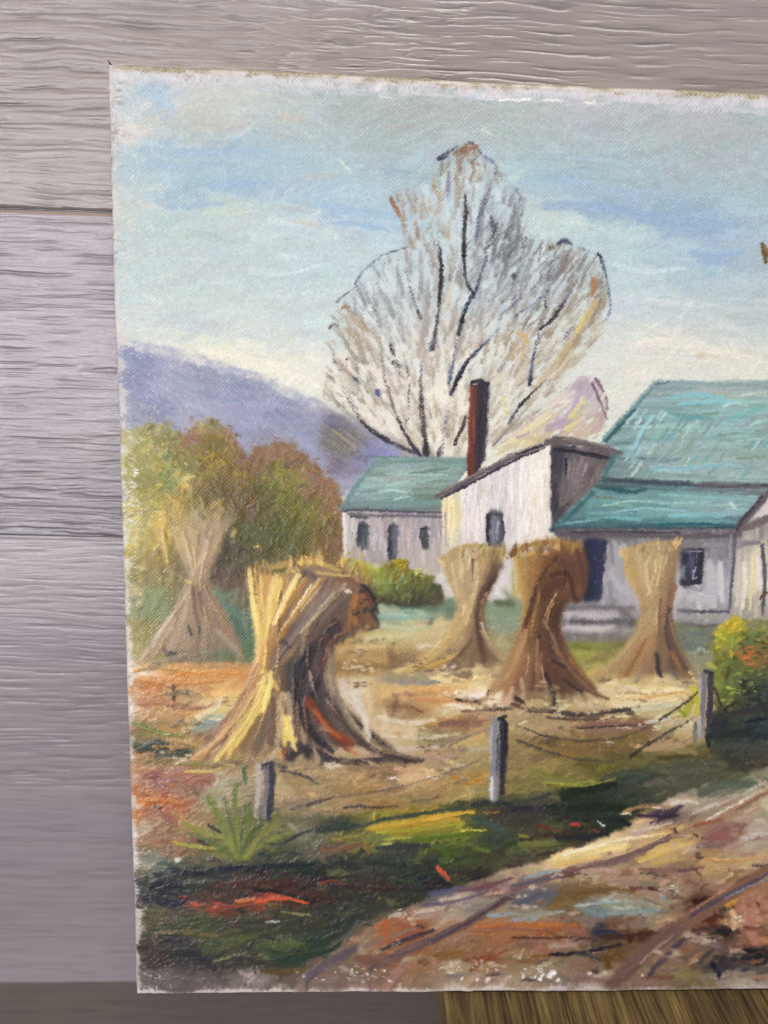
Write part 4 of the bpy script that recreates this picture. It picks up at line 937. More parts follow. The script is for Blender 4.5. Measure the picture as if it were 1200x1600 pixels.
# third, pale, with a shaded flank
shock(['690,868 702,905 716,950 690,1005 622,1050', '718,862 726,905 734,955 712,1010 672,1048', '752,856 748,905 745,958 738,1010 722,1050', '790,858 772,905 752,955 766,1005 794,1048'],
      ['ae9464 b89c6c b49868 b89a60 bc9850', 'bca678 c0a878 b89c70 b49868 a88658', 'b89c6a ac8c5e 94704e 8a6c50 80644c', '9c8452 74543c 6c4c3c 785a46 8a6c54'], 330, 5)
soften('680,850 800,850 810,1056 610,1056', 3, .65)
for s_, w_, c_, th in (('692,872 716,858 745,853 788,860', 10, 'b89c66', .7), ('783,885 768,905 754,930 745,960 750,1000 756,1035', 13, '64463a', .6), ('776,900 758,925 748,950', 8, '54382f', .6), ('735,870 730,890', 4, 'e8dcc0', 1.2), ('724,880 722,905', 4, 'dccca4', 1.1), ('706,880 716,930', 5, 'cdb888', 1.0), ('690,1000 675,1018', 4, 'e6d8b4', 1.3), ('640,1046 680,1038 720,1020', 7, 'c79a48', 1.0),
                       ('618,1050 640,1048', 8, 'e2c878', 1.2), ('665,1048 700,1046 740,1040', 6, '7c5c48', .7), ('700,1042 712,1030 735,1000', 6, '6a5044', .6), ('758,990 780,1025 796,1040', 8, 'ab9068', .8), ('704,1046 712,1040', 4, 'dcd0c4', 1.0), ('772,864 786,862 780,878', 7, 'a89850', .9), ('730,852 738,862', 10, 'b89460', .7)):
    S(s_, w_, c_, th=th, dry=.25)
# fifth, right, before the porch
shock(['972,862 985,905 1004,950 985,1005 930,1058', '1000,852 1008,905 1020,950 1008,1005 985,1066', '1030,850 1030,905 1032,952 1032,1005 1030,1068', '1062,846 1052,900 1045,952 1052,1005 1086,1064'],
      ['b4945c b89a66 b49468 ac8c64 a48460', 'bca06c c0a474 b4946c ac8458 94704c', 'bca472 b89a70 a88460 94704c 846654', '9a8058 94745a 7c5c48 5c4a44 6c5448'], 300, 5)
soften('962,842 1072,840 1096,1072 922,1070', 3, .65)
for s_, w_, c_, th in (('974,862 1010,851 1058,848', 10, 'b8986a', .7), ('1012,870 1010,900 1012,930', 3, 'e0cca0', 1.1), ('1030,862 1022,900 1014,925', 3, 'dcc69c', 1.1), ('1042,866 1036,890', 3, 'd4be94', 1.0), ('1055,915 1045,950 1030,970', 8, '9c6c48', .7), ('1045,950 1040,985 1046,1015', 8, '54464a', .6), ('1026,1020 1028,1045 1036,1065', 8, '403840', .7), ('1050,1020 1064,1045 1082,1062', 8, '9a6c44', .7),
                       ('975,1056 992,1030 1008,1000', 7, '9c6a40', .7), ('995,1064 1004,1040', 9, 'a08470', .7), ('1020,990 1028,960', 5, 'b88c5c', .9), ('930,1056 950,1052', 8, 'bc9c74', .8), ('935,1063 955,1062', 5, '4a3c3c', .7), ('1060,1066 1095,1066', 6, '6a5650', .6), ('980,870 976,890 985,910', 6, 'cba866', .9)):
    S(s_, w_, c_, th=th, dry=.25)
# fourth, tall and brown
shock(['800,862 812,910 820,950 800,1020 752,1092', '830,850 832,905 834,950 826,1020 800,1100', '866,846 852,905 846,955 852,1020 868,1104', '908,848 914,905 876,955 886,1020 948,1096'],
      ['a89058 b49454 a8844c b48c58 bc9464', 'b08c4c 9c6c3a 84583a 8a6040 a07858', '9a6c3c 7a5034 66412e 6c4634 5c4034', '8c5c34 6c4430 5c3a30 705040 6a5040'], 380, 5)
soften('788,842 925,840 960,1112 742,1112', 3, .65)
for s_, w_, c_, th in (('858,895 880,890 900,915', 18, '7c5034', .5), ('872,900 892,912 902,932', 26, '7f543a', .5), ('862,925 884,930 898,938', 20, '744a34', .5), ('868,870 890,885 902,905', 24, '6e4836', .5), ('845,935 862,915 880,905', 20, '653d2e', .5), ('800,864 830,850 872,846 906,854', 9, 'a5793e', .7), ('848,880 862,868 885,858 900,862', 14, '8a5a34', .7), ('900,860 910,885 914,915 905,938', 13, '6c453a', .7), ('860,900 885,895 896,925', 12, '5a3628', .6), ('838,930 826,960 818,985', 12, '643c2c', .5), ('806,870 810,900 806,935', 8, 'c6a04c', 1.0), ('825,868 838,862 855,866', 6, 'c89c50', 1.0), ('800,890 802,930', 6, 'a8a05c', .8),
                       ('820,1000 806,1040 790,1065', 7, 'b08454', .8), ('845,1020 840,1060 836,1090', 9, '94644c', .8), ('815,1060 820,1090', 8, 'b49478', .9), ('852,1050 864,1080 866,1108', 5, '2c2830', .6), ('878,1060 895,1072 910,1082', 4, '2a2226', .7), ('860,1030 900,1050', 4, '2e2a32', .6), ('870,1040 905,1072 950,1092', 8, '6c4a38', .7), ('800,1100 830,1108 862,1112', 8, '5a3c30', .7),
                       ('805,1090 820,1100', 9, '44281f', .7), ('860,1112 910,1116 985,1108', 10, '50423e', .5), ('855,1120 900,1124 950,1122', 6, '6a5048', .5), ('846,1040 856,1090', 3, 'c8a888', 1.0), ('895,928 904,940', 5, '4a2c28', .6), ('830,940 845,900 870,872', 4, '4c3028', .5), ('850,970 866,1000 872,1020', 5, '9a7c60', .8)):
    S(s_, w_, c_, th=th, dry=.22)
# second, the big one in front
shock(['388,888 397,950 404,1010 388,1080 300,1190', '432,878 426,950 417,1010 405,1085 352,1196', '500,870 466,940 438,1005 432,1085 420,1196', '562,886 522,945 474,1000 470,1085 495,1190', '596,960 556,985 520,1010 516,1085 630,1184'],
      ['dcbc64 d8b45c c89c54 a8804c 9a744c', 'c89c58 bc8848 b4844c b48c50 8c6848', 'a0825a 86705c 7c5e48 806448 6c5646', '8a6c4c 6e5850 463a38 463838 5a4240', '7a5844 644a44 50403c 75604f 80694f'], 620, 6, seg=.28, th=.25)
soften('378,868 606,868 660,1198 296,1202', 3, .65)
for s_, w_, c_, th in (('393,890 396,930 404,975', 12, 'ecd070', 1.2), ('398,950 408,1000 406,1050', 11, 'e8c868', 1.2), ('432,900 421,950 414,1000', 12, 'e9cc74', 1.2), ('466,896 447,940 432,975', 9, 'e2c070', 1.2), ('412,930 414,960', 6, 'c8a45c', 1.0), ('470,930 450,975 420,1020', 9, 'b47c38', 1.0), ('440,960 424,1000', 8, 'c08a48', 1.0), ('415,1000 407,1040', 5, 'd0905c', 1.0),
                       ('535,905 560,930 575,965', 30, '7a5438', .6), ('515,915 545,945 550,985', 28, '705038', .5), ('545,925 570,950 582,975', 16, '84562f', .7), ('425,888 460,878 500,880 530,892', 10, 'c0a054', .9), ('450,892 500,896 548,900', 6, 'd4b464', 1.0), ('430,882 480,872 530,878', 6, 'a8854c', .8), ('500,872 530,880 545,890', 8, '80603c', .7), ('545,890 560,905 572,912', 9, 'a88458', .7), ('520,908 545,910 560,912', 9, '8c5f3c', .7),
                       ('468,900 480,896 500,905', 12, '6c5450', .6), ('500,910 475,945 455,975', 8, '8c7464', .8), ('520,905 500,940 470,980', 9, '846a5c', .8), ('500,960 478,990 450,1010', 9, '7c5c44', .7), ('545,915 530,945 505,975', 10, '7c6454', .7), ('480,985 455,1020 430,1045', 8, '9a7650', .8), ('462,1000 440,1030 425,1052', 5, '6c4c38', .7),
                       ('535,920 555,918 562,926', 8, '8a6a54', .9), ('540,922 548,926', 6, 'efe6d8', 1.3), ('565,920 574,930 582,950', 10, '6a3c2c', .9), ('566,926 575,942', 6, 'a0502c', .9), ('556,930 552,960 556,975', 10, 'b0763c', .9), ('548,945 545,985', 8, '94602f', .8), ('578,952 586,966 592,976', 6, '3c3438', .9), ('562,965 568,985', 9, '7a4a30', .9),
                       ('562,914 574,920 584,938 590,958', 5, '2c262a', .9), ('574,982 592,980', 4, '4a3a30', .8), ('518,968 530,985 526,1000', 12, '4a342c', .8), ('515,965 522,975', 6, '241f24', .8), ('535,1000 545,990', 10, '5c4838', .7), ('555,1000 570,1008', 9, 'a08a5c', .7, ), ('565,1008 580,1012', 5, '5a5044', .6),
                       ('505,995 488,1010 470,1025', 14, '6c3028', .8), ('512,992 500,1010', 8, '8a3c28', .8), ('490,1010 470,1040 466,1080 478,1120', 18, '3a2c34', .5), ('470,1020 462,1050', 10, '24242e', .6), ('492,1064 485,1080 484,1092', 12, '1f2030', .7), ('505,1010 500,1050 506,1080', 12, '54403e', .6), ('515,1010 508,1050 512,1080', 5, 'a08c70', .8),
                       ('478,1095 492,1112 508,1130', 11, '9a4424', 1.0), ('505,1130 522,1145 548,1158', 11, 'a4481f', 1.1), ('495,1118 520,1150 545,1172', 11, '6c2c1c', .9), ('480,1105 478,1090', 7, '8c3420', .9), ('515,1142 530,1152', 5, 'c86434', 1.1), ('476,1130 495,1155 520,1175', 9, '1f1f2a', .7), ('545,1170 558,1178', 6, 'c07c48', 1.0), ('530,1110 545,1140 575,1165', 9, '5c4438', .7),
                       ('525,1080 545,1120 590,1160', 8, '7c6450', .7), ('535,1100 560,1135 600,1165', 5, 'a08c74', .7), ('560,1160 600,1178 660,1188', 9, '4a3a3a', .6), ('500,1186 560,1190 610,1186 650,1190', 10, '3a2e34', .6), ('455,1185 470,1165 480,1180', 14, '32262e', .7), ('460,1175 490,1172 520,1188', 12, '3c2c30', .7), ('405,1198 425,1192 445,1198', 10, '2c2836', .7),
                       ('410,1068 418,1085 408,1110', 12, 'e6c866', 1.3), ('405,1090 400,1115', 8, 'dcb85c', 1.2), ('446,1085 449,1100', 6, 'e2c46c', 1.2), ('445,1125 452,1150 462,1155', 13, 'eacc66', 1.3), ('442,1145 446,1165', 8, 'e0bc5c', 1.2), ('424,1105 430,1130 418,1150', 12, '7c5844', .7), ('400,1110 390,1140 375,1165', 9, '94683c', .7), ('430,1085 440,1120', 7, 'b08c50', .8),
                       ('394,1090 376,1130 358,1168', 12, 'e4c878', 1.2), ('380,1075 365,1110 345,1145', 8, 'c49c5c', .9), ('384,1085 350,1130 315,1180', 9, '8a5c40', .7), ('362,1160 356,1185', 8, 'd4b060', 1.0), ('425,1150 410,1175', 10, 'a88c68', .8), ('470,1135 476,1160', 9, 'a8946c', .8), ('436,1170 420,1190', 8, 'b8a080', .8), ('465,1100 468,1130', 8, '8c7458', .7), ('345,1165 330,1190', 8, 'b09060', .8),
                       ('392,1060 400,1030', 6, 'dca868', 1.0), ('388,1076 402,1050', 5, 'e8b878', 1.0), ('386,905 380,940 388,1000', 4, '8c8468', .5)):
    S(s_, w_ * 1.28, c_, th=th * .8, dry=.18, var=.08, a=.9)
# broad knife-laid patches that model its big planes
for s_, w_, c_, th, d_ in (('530,912 500,945 470,985 440,1026', 17, '8a7462', .7, .22), ('505,905 478,940 452,975', 14, '9c7a58', .7, .25), ('545,935 512,968 480,1005 462,1030', 13, '6c5448', .6, .2), ('478,905 452,940 430,980', 12, 'b88444', .8, .25), ('522,925 494,960 466,992', 4, 'c4b094', 1.1, .3), ('500,918 470,955', 4, 'd0bc90', 1.1, .3),
                           ('518,985 488,1020 466,1055 462,1095', 19, '33282e', .5, .12), ('512,995 508,1025 500,1050', 20, '5e382e', .6, .18), ('496,1062 490,1080', 16, '25242e', .6, .15), ('466,1090 474,1125 492,1150', 17, '33282c', .5, .15),
                           ('522,1020 521,1060 530,1098 552,1140 590,1176', 10, '8e7c68', .7, .25), ('514,1012 513,1060 522,1100', 5, 'ab987c', .9, .3), ('482,1094 500,1124 524,1150 548,1164', 17, '8a3c20', .9, .18), ('492,1110 512,1136 532,1152', 7, 'c2602e', 1.1, .2), ('520,1105 545,1140 575,1166', 12, '54423a', .6, .2),
                           ('450,1085 454,1120 458,1165', 13, 'b29c7c', .8, .28), ('428,1092 426,1125 420,1160', 15, '7a5644', .7, .22), ('398,1090 376,1125 345,1160', 18, '8a6450', .7, .22), ('424,1066 408,1100 384,1140 360,1176', 13, 'e6c868', 1.2, .25), ('402,985 404,1025 398,1060', 10, 'e0b868', 1.0, .25), ('444,1120 450,1142 456,1156', 15, 'ecd06c', 1.2, .28),
                           ('410,1046 424,1062 436,1078', 9, 'd8b45c', 1.0, .3), ('330,1178 370,1150 392,1110', 8, 'b08c64', .8, .3), ('440,1000 452,1012', 6, '4c3a34', .7, .2), ('435,1030 462,1000 490,965', 4, '4a3832', .7, .3)):
    S(s_, w_, c_, th=th, dry=d_, var=.08, a=.92)
for x_, y_, sx, sy, c_, n in ((575, 945, 10, 14, '2c2628', 16), (560, 1000, 20, 8, '7c6c4c', 20), (410, 1085, 6, 20, 'f0d880', 10), (452, 1140, 6, 12, 'f2da80', 10), (400, 920, 5, 30, 'f0d878', 12), (498, 1040, 10, 30, '4c3c3c', 20), (630, 1040, 14, 8, '8c7050', 14)):
    speck(x_, y_, sx, sy, c_, n, r=2, dry=.4, th=.9)

def straws(lines, pal, n, w=3.2, out=10):
    """loose straw: short broken highlights along the flow, and ends that stick out at head and foot"""
    cs = [curve(pp(l), 6) for l in lines]
    N = 30
    rs = np.array([np.stack([np.interp(np.linspace(0, 1, N), np.linspace(0, 1, len(c)), c[:, i]) for i in (0, 1)], -1) for c in cs])

    def at(t):
        f = min(max(t, 0), 1) * (len(rs) - 1); i = min(int(f), len(rs) - 2); f -= i
        return rs[i] * (1 - f) + rs[i + 1] * f
    for i in range(n):
        p = at(rnd.random()); q = rnd.randint(0, N - 9); l_ = rnd.randint(4, 9)
        stroke(p[q:q + l_] + np.array([rnd.gauss(0, 2), rnd.gauss(0, 2)]), w * rnd.uniform(.6, 1.9), jit(hx(rnd.choice(pal)), .06), dry=rnd.uniform(.3, .48), th=1.0)
    for i in range(n // 2):
        t = rnd.choice([rnd.random(), rnd.gauss(0, .03), 1 + rnd.gauss(0, .03)])
        p = at(t)
        a_, d_ = (p[2], p[0] - p[4]) if rnd.random() < .55 else (p[-3], p[-1] - p[-5])
        d_ = d_ / (np.hypot(*d_) + 1e-6)
        d_ = d_ + np.array([rnd.gauss(0, .35), rnd.gauss(0, .25)])
        e_ = a_ + d_ * rnd.uniform(.6, 2.0) * out
        stroke(np.array([a_, (a_ + e_) / 2 + rnd.gauss(0, 1.5), e_]), w * rnd.uniform(.8, 2.2), jit(hx(rnd.choice(pal)), .06), dry=rnd.uniform(.32, .5), th=.8)


soften('212,798 366,798 400,1040 205,1045', 2, .55)
straws(['262,800 275,850 296,902 268,960 216,1036', '366,800 340,855 322,912 352,965 386,1030'], ['b8a070', 'c4a88c', '8c7458', 'a08c50', '9c8468'], 8)
for i in range(40):                                          # its head is lost in the bush behind
    x_, y_ = rnd.uniform(258, 372), rnd.uniform(785, 850)
    S('%f,%f %f,%f' % (x_, y_, x_ + rnd.uniform(-10, 10), y_ - rnd.uniform(8, 18)), rnd.uniform(6, 12), rnd.choice(['8c8048', 'a89450', 'b49c54', '7c6c3c', 'a08c58', 'c4a850']), dry=.48, a=.7, th=.5)
soften('680,850 800,850 810,1056 610,1056', 2, .55)
straws(['690,868 702,905 716,950 690,1005 622,1050', '790,858 772,905 752,955 766,1005 794,1048'], ['d4c090', 'c4a870', '8c7050', 'e0d0a8', 'b08c50', '6c5040'], 6)
soften('962,842 1072,840 1096,1072 922,1070', 2, .55)
straws(['972,862 985,905 1004,950 985,1005 930,1058', '1062,846 1052,900 1045,952 1052,1005 1086,1064'], ['d0b484', 'c0a070', '8c6c50', 'dcc49c', 'a87c50', '5c4840'], 6)
soften('788,842 925,840 960,1112 742,1112', 2, .55)
straws(['800,862 812,910 820,950 800,1020 752,1092', '908,848 914,905 876,955 886,1020 948,1096'], ['c09850', '9c6c3c', '6c4430', 'a87c4c', 'b89468', '4a302a'], 10)
soften('378,868 606,868 660,1198 296,1202', 2, .55)
straws(['388,888 397,950 404,1010 388,1080 300,1190', '470,870 462,940 452,1010 450,1090 440,1196'], ['ecd074', 'e0bc60', 'c08840', 'a8743c', 'd8b468', '8c6440'], 14, 4, 9)
straws(['470,870 462,940 452,1010 450,1090 440,1196', '590,955 556,985 520,1010 516,1085 620,1182'], ['a08468', '7c6050', '8c5c38', '4a3834', 'b49870', '6c4838', '30282c'], 10, 4, 9)

# ragged heads
for top_, pal in (('690,868 715,860 750,855 790,858', ['b89c66', 'a88c5c', 'cdb47c', '94784c']), ('800,858 830,850 868,846 908,850', ['a88044', '8c6438', 'bc9450', '7c5634']), ('970,860 1000,852 1030,849 1062,846', ['b4945c', 'c4a46c', 'a0804c', 'd0b07c']), ('392,886 430,876 480,869 540,876 575,900', ['d0ac58', 'a8824c', 'c09850', '80603c', 'dcbc68'])):
    cpt = curve(pp(top_), 4)
    for i in range(int(len(cpt) * .9)):
        q = cpt[rnd.randrange(len(cpt))]
        x_, y_ = q[0] + rnd.gauss(0, 3), q[1] + rnd.uniform(2, 10)
        S('%f,%f %f,%f' % (x_, y_ + 6, x_ + rnd.uniform(-9, 11), y_ - rnd.uniform(4, 15)), rnd.uniform(4, 9), jit(hx(rnd.choice(pal)), .05), dry=.40, a=.85, th=.6)

for x0_, x1_, y_, n, pal in ((215, 385, 1042, 26, ['b88c54', 'c09058', 'a88858']), (625, 795, 1052, 24, ['c4a878', 'd8c090', 'a08868']), (930, 1092, 1068, 24, ['e0cc9c', 'd0b888', 'c0a878']), (752, 950, 1106, 28, ['b89c74', '7c6450', 'c8b08c', '5c4840']), (305, 640, 1192, 40, ['a08864', 'b89c74', '8c7450', '6c5848'])):
    for i in range(n):
        x_ = rnd.uniform(x0_, x1_)
        S('%f,%f %f,%f' % (x_ - 8, y_ + rnd.gauss(0, 4), x_ + rnd.uniform(6, 16), y_ + rnd.gauss(0, 4)), rnd.uniform(4, 10), rnd.choice(pal), dry=.46, a=.8, th=.6)

# last lights: sunlit straw on the near shock, sweeping skirts, cream stubble
for s_, w_, c_, th, d_ in (('390,892 395,940 403,990', 11, 'efd67c', 1.0, .3), ('408,900 410,950 410,1000', 9, 'd9b060', .9, .32), ('466,898 446,936 428,975', 13, 'ecd282', 1.1, .3), ('440,905 428,950 418,985', 10, 'e6c468', 1.0, .32), ('500,905 470,945 440,985', 9, 'caa25c', .8, .35), ('540,912 505,950 470,990', 8, 'b49a78', .8, .36), ('486,915 455,960', 5, 'f0e2b0', 1.1, .4),
                           ('404,1040 384,1085 350,1140 312,1186', 17, 'b98a5c', .8, .28), ('414,1060 396,1105 366,1150 338,1188', 15, 'e3c26a', 1.0, .30), ('398,1080 370,1120 335,1160 300,1186', 10, 'cfa468', .9, .34), ('440,1085 438,1125 432,1175', 13, 'c4a878', .9, .34), ('424,1050 420,1080 412,1110', 10, 'f0da84', 1.1, .3), ('452,1120 456,1150 462,1172', 11, 'eed47a', 1.1, .3),
                           ('560,1140 600,1170 650,1186', 10, '8c7058', .7, .34), ('540,1110 570,1150 600,1176', 7, 'b09878', .8, .4),
                           ('738,930 722,975 690,1015 640,1046', 15, 'bb9c6c', .7, .28), ('716,960 696,1000 660,1035 620,1052', 12, 'c9a868', .8, .32), ('745,880 740,930 728,975', 9, 'd6bf90', .9, .36), ('720,872 722,920', 8, 'cdb583', .8, .36), ('772,885 752,925 744,965', 9, '6c4c3c', .5, .3), ('752,985 772,1018 800,1044', 10, 'a98c68', .7, .36),
                           ('810,875 816,920 820,960', 11, 'b98f50', .8, .32), ('835,870 832,915', 9, 'a8753f', .7, .34), ('822,985 806,1030 775,1075 752,1096', 12, 'b48a5c', .8, .32), ('866,1010 895,1050 935,1090', 10, '8c6648', .7, .36), ('840,1000 838,1050', 8, 'a07850', .7, .38), ('800,1075 792,1100', 9, 'c4a27c', .8, .38),
                           ('1014,960 985,1005 940,1054', 13, 'b99a6c', .8, .3), ('1008,880 1014,925', 8, 'd2b888', .9, .36), ('1046,960 1060,1010 1090,1060', 9, '8c6c50', .6, .36), ('1034,870 1026,915', 7, 'cdb080', .9, .38),
                           ('545,1085 570,1120 575,1155', 16, 'd6c8b4', .8, .34), ('590,1120 640,1130 680,1124', 11, 'dccdb0', .9, .36), ('600,1150 660,1152 720,1146', 10, 'cfbc9c', .8, .38), ('640,1072 690,1076 730,1072', 10, 'd7a765', .8, .34), ('560,1010 600,1012', 13, 'cfb27c', .7, .36), ('700,1100 740,1106', 12, 'e4d6bc', 1.0, .34), ('960,1100 1020,1096 1060,1090', 11, 'e6d4ae', .9, .34), ('940,1122 1000,1116', 8, 'd4c4a0', .8, .4), ('215,1058 280,1064 360,1060', 11, 'd6964e', .8, .34), ('260,1110 320,1114', 12, 'c99a62', .7, .38)):
    S(s_, w_, c_, th=th, dry=d_, a=.9, var=.1)

# shrub at the right with the last post
RB = Guide('1130,985,b0a030;1145,975,c4ac30;1120,1000,a0983c;1150,1000,80883c;1170,1000,6c7844;1190,980,848c50;1165,1020,b06c34;1180,1030,9a6438;1150,1040,5c7038;1130,1040,7c8438;1140,1065,64703c;1190,1050,54603c;1170,1070,44503c;1190,1090,38403c;1160,1100,4a4c3c;1130,1090,6c7034;1120,1060,8a8c3c;1120,1130,30383a;1160,1140,34403c;1190,1140,38444a;1140,1160,3c4440;1190,1170,4a4c40;1100,1160,4c5034;1250,1040,5c6838;1300,1000,8a8840;1300,1120,3c4438;1350,1060,6c6c3c')
fill('1116,990 1130,970 1150,962 1170,985 1200,972 1260,960 1340,985 1390,1060 1380,1150 1300,1178 1200,1180 1110,1178 1104,1150 1116,1090 1112,1040', RB, 330, -65, 14, 8, warp=2.4, soft=1, th=.8, v=.10, h=.02, spread=40)
for x_, y_, sx, sy, c_, n in ((1148, 975, 8, 8, 'd8b82c', 14), (1128, 990, 6, 10, 'c4b83c', 12), (1168, 1022, 8, 8, 'c4703c', 12), (1155, 1062, 14, 16, '8c9848', 16), (1180, 1005, 14, 14, '4c5834', 18), (1140, 1085, 8, 12, 'a0a850', 10), (1175, 1090, 14, 14, '2c3434', 20), (1195, 1000, 6, 14, 'a08c3c', 10)):
    speck(x_, y_, sx, sy, c_, n, r=2.2, dry=.3, th=1.0)
for s_, w_, c_ in (('1120,1120 1160,1112 1200,1105', 12, '3f3a3e'), ('1110,1150 1150,1145 1200,1150', 14, '2c3636'), ('1115,1170 1160,1165 1210,1172', 12, '4c4c44'), ('1165,1128 1200,1122', 6, '1c2838'), ('1130,1110 1150,1095', 5, '28242c'), ('1116,1075 1126,1100 1136,1112', 4, '332c30')):
    S(s_, w_, c_, dry=.2, th=.6)
for s_, w_, c_ in (('1068,1118 1080,1098 1088,1080', 14, 'aca838'), ('1082,1075 1090,1095 1088,1115', 12, 'c4bc34'), ('1105,1038 1118,1045', 9, 'b4ac4c'), ('1060,1110 1072,1118', 6, '8f9430')):
    S(s_, w_, c_, dry=.28, th=1.0)

# ---- foreground bank
FG = Guide('''215,1205,b28052;245,1215,98645a;300,1212,ac6c54;320,1215,98604c;350,1205,b0a080;225,1255,c47438;265,1262,b0603c;215,1290,b49c80;260,1310,98684c;280,1335,946a48;222,1345,a89c84;300,1290,a88a58;340,1250,9c9470;340,1225,a89c80;370,1300,7c7c44;350,1330,84803c;
330,1350,5c5c44;265,1350,4c5848;240,1345,7c7c68;330,1358,26283a;225,1390,544c4c;270,1390,22222f;245,1400,2c2c3a;300,1385,343c38;340,1380,40382e;330,1412,b0452c;370,1400,4c3428;240,1428,5e5634;280,1430,5c4c40;310,1440,43502e;300,1455,5c5a34;350,1470,50552e;330,1480,525a34;
230,1460,5a4c34;240,1490,3c3028;290,1490,2b2c34;280,1470,302c34;330,1510,3a3430;390,1500,423a30;250,1525,706460;320,1530,6c605c;400,1528,90807c;
450,1225,a08c6c;430,1300,70703c;440,1330,4c5036;480,1335,5c5a46;470,1300,7c7860;530,1292,3c4434;500,1320,74705c;550,1312,7e7632;530,1325,7c5c48;600,1290,ac9626;640,1286,b2942a;680,1278,ba9230;720,1292,8e8e2c;660,1312,6d7c22;700,1330,4d5c24;600,1322,7d803f;630,1328,40403a;600,1342,343c30;
720,1265,5c5c30;750,1290,4c5030;480,1357,1d292e;420,1357,252b2c;440,1345,3c4838;540,1345,2f382f;430,1378,3e1f1c;520,1380,2b2824;580,1388,3d2d28;420,1405,bb492c;480,1402,501f14;450,1430,343c2a;520,1420,30382a;600,1395,3b3a2b;640,1370,2d3830;740,1345,46502c;690,1345,3c4830;680,1378,22222c;740,1368,3a2a28;
770,1345,4c5036;780,1310,3c4a3c;780,1268,42383a;560,1440,343c32;500,1470,2c402f;440,1480,525e30;430,1500,28402b;480,1500,2d3c30;450,1522,5c4026;510,1505,60503c;550,1470,3c4034;390,1450,3c3c30;590,1415,3a4034;640,1410,3c3c30;
820,1250,6c6c3c;850,1245,5c5a3a;820,1275,42403a;850,1290,4a5034;820,1322,6e6e3c;860,1320,5c5c34;900,1240,1e2e1e;930,1270,2b3728;880,1265,23302a;840,1262,3e3a3e;860,1300,502c28;900,1300,3a3830;960,1285,2c342c;930,1235,2f3a2c;990,1212,454c44;980,1240,3c4438;1030,1215,6c6450;1060,1205,585a48;820,1345,4c4c3c;
800,1355,4a3a34;1000,1195,5c5c3c;1100,1195,5c5844;780,1240,5a5440''', 3.0, 1.0, 2.0)
bank = '150,1196 300,1200 400,1215 440,1275 520,1275 640,1262 760,1246 800,1240 850,1236 930,1222 1000,1196 1080,1186 1140,1192 1110,1240 1010,1262 960,1300 900,1322 840,1345 780,1360 690,1395 620,1420 560,1440 500,1490 440,1530 380,1560 150,1570'
fill(bank, FG, 900, lambda x, y: -4 if x > 400 else 5, 30, 11, warp=1.6, soft=2, th=.6, v=.06, h=.012, curl=.15, jp=5)
fill(bank, FG, 800, lambda x, y: -20 if x > 400 else -35, 15, 6, warp=1.6, th=.8, v=.12, h=.016, dry=.36, wash=False, spread=40, jp=7)
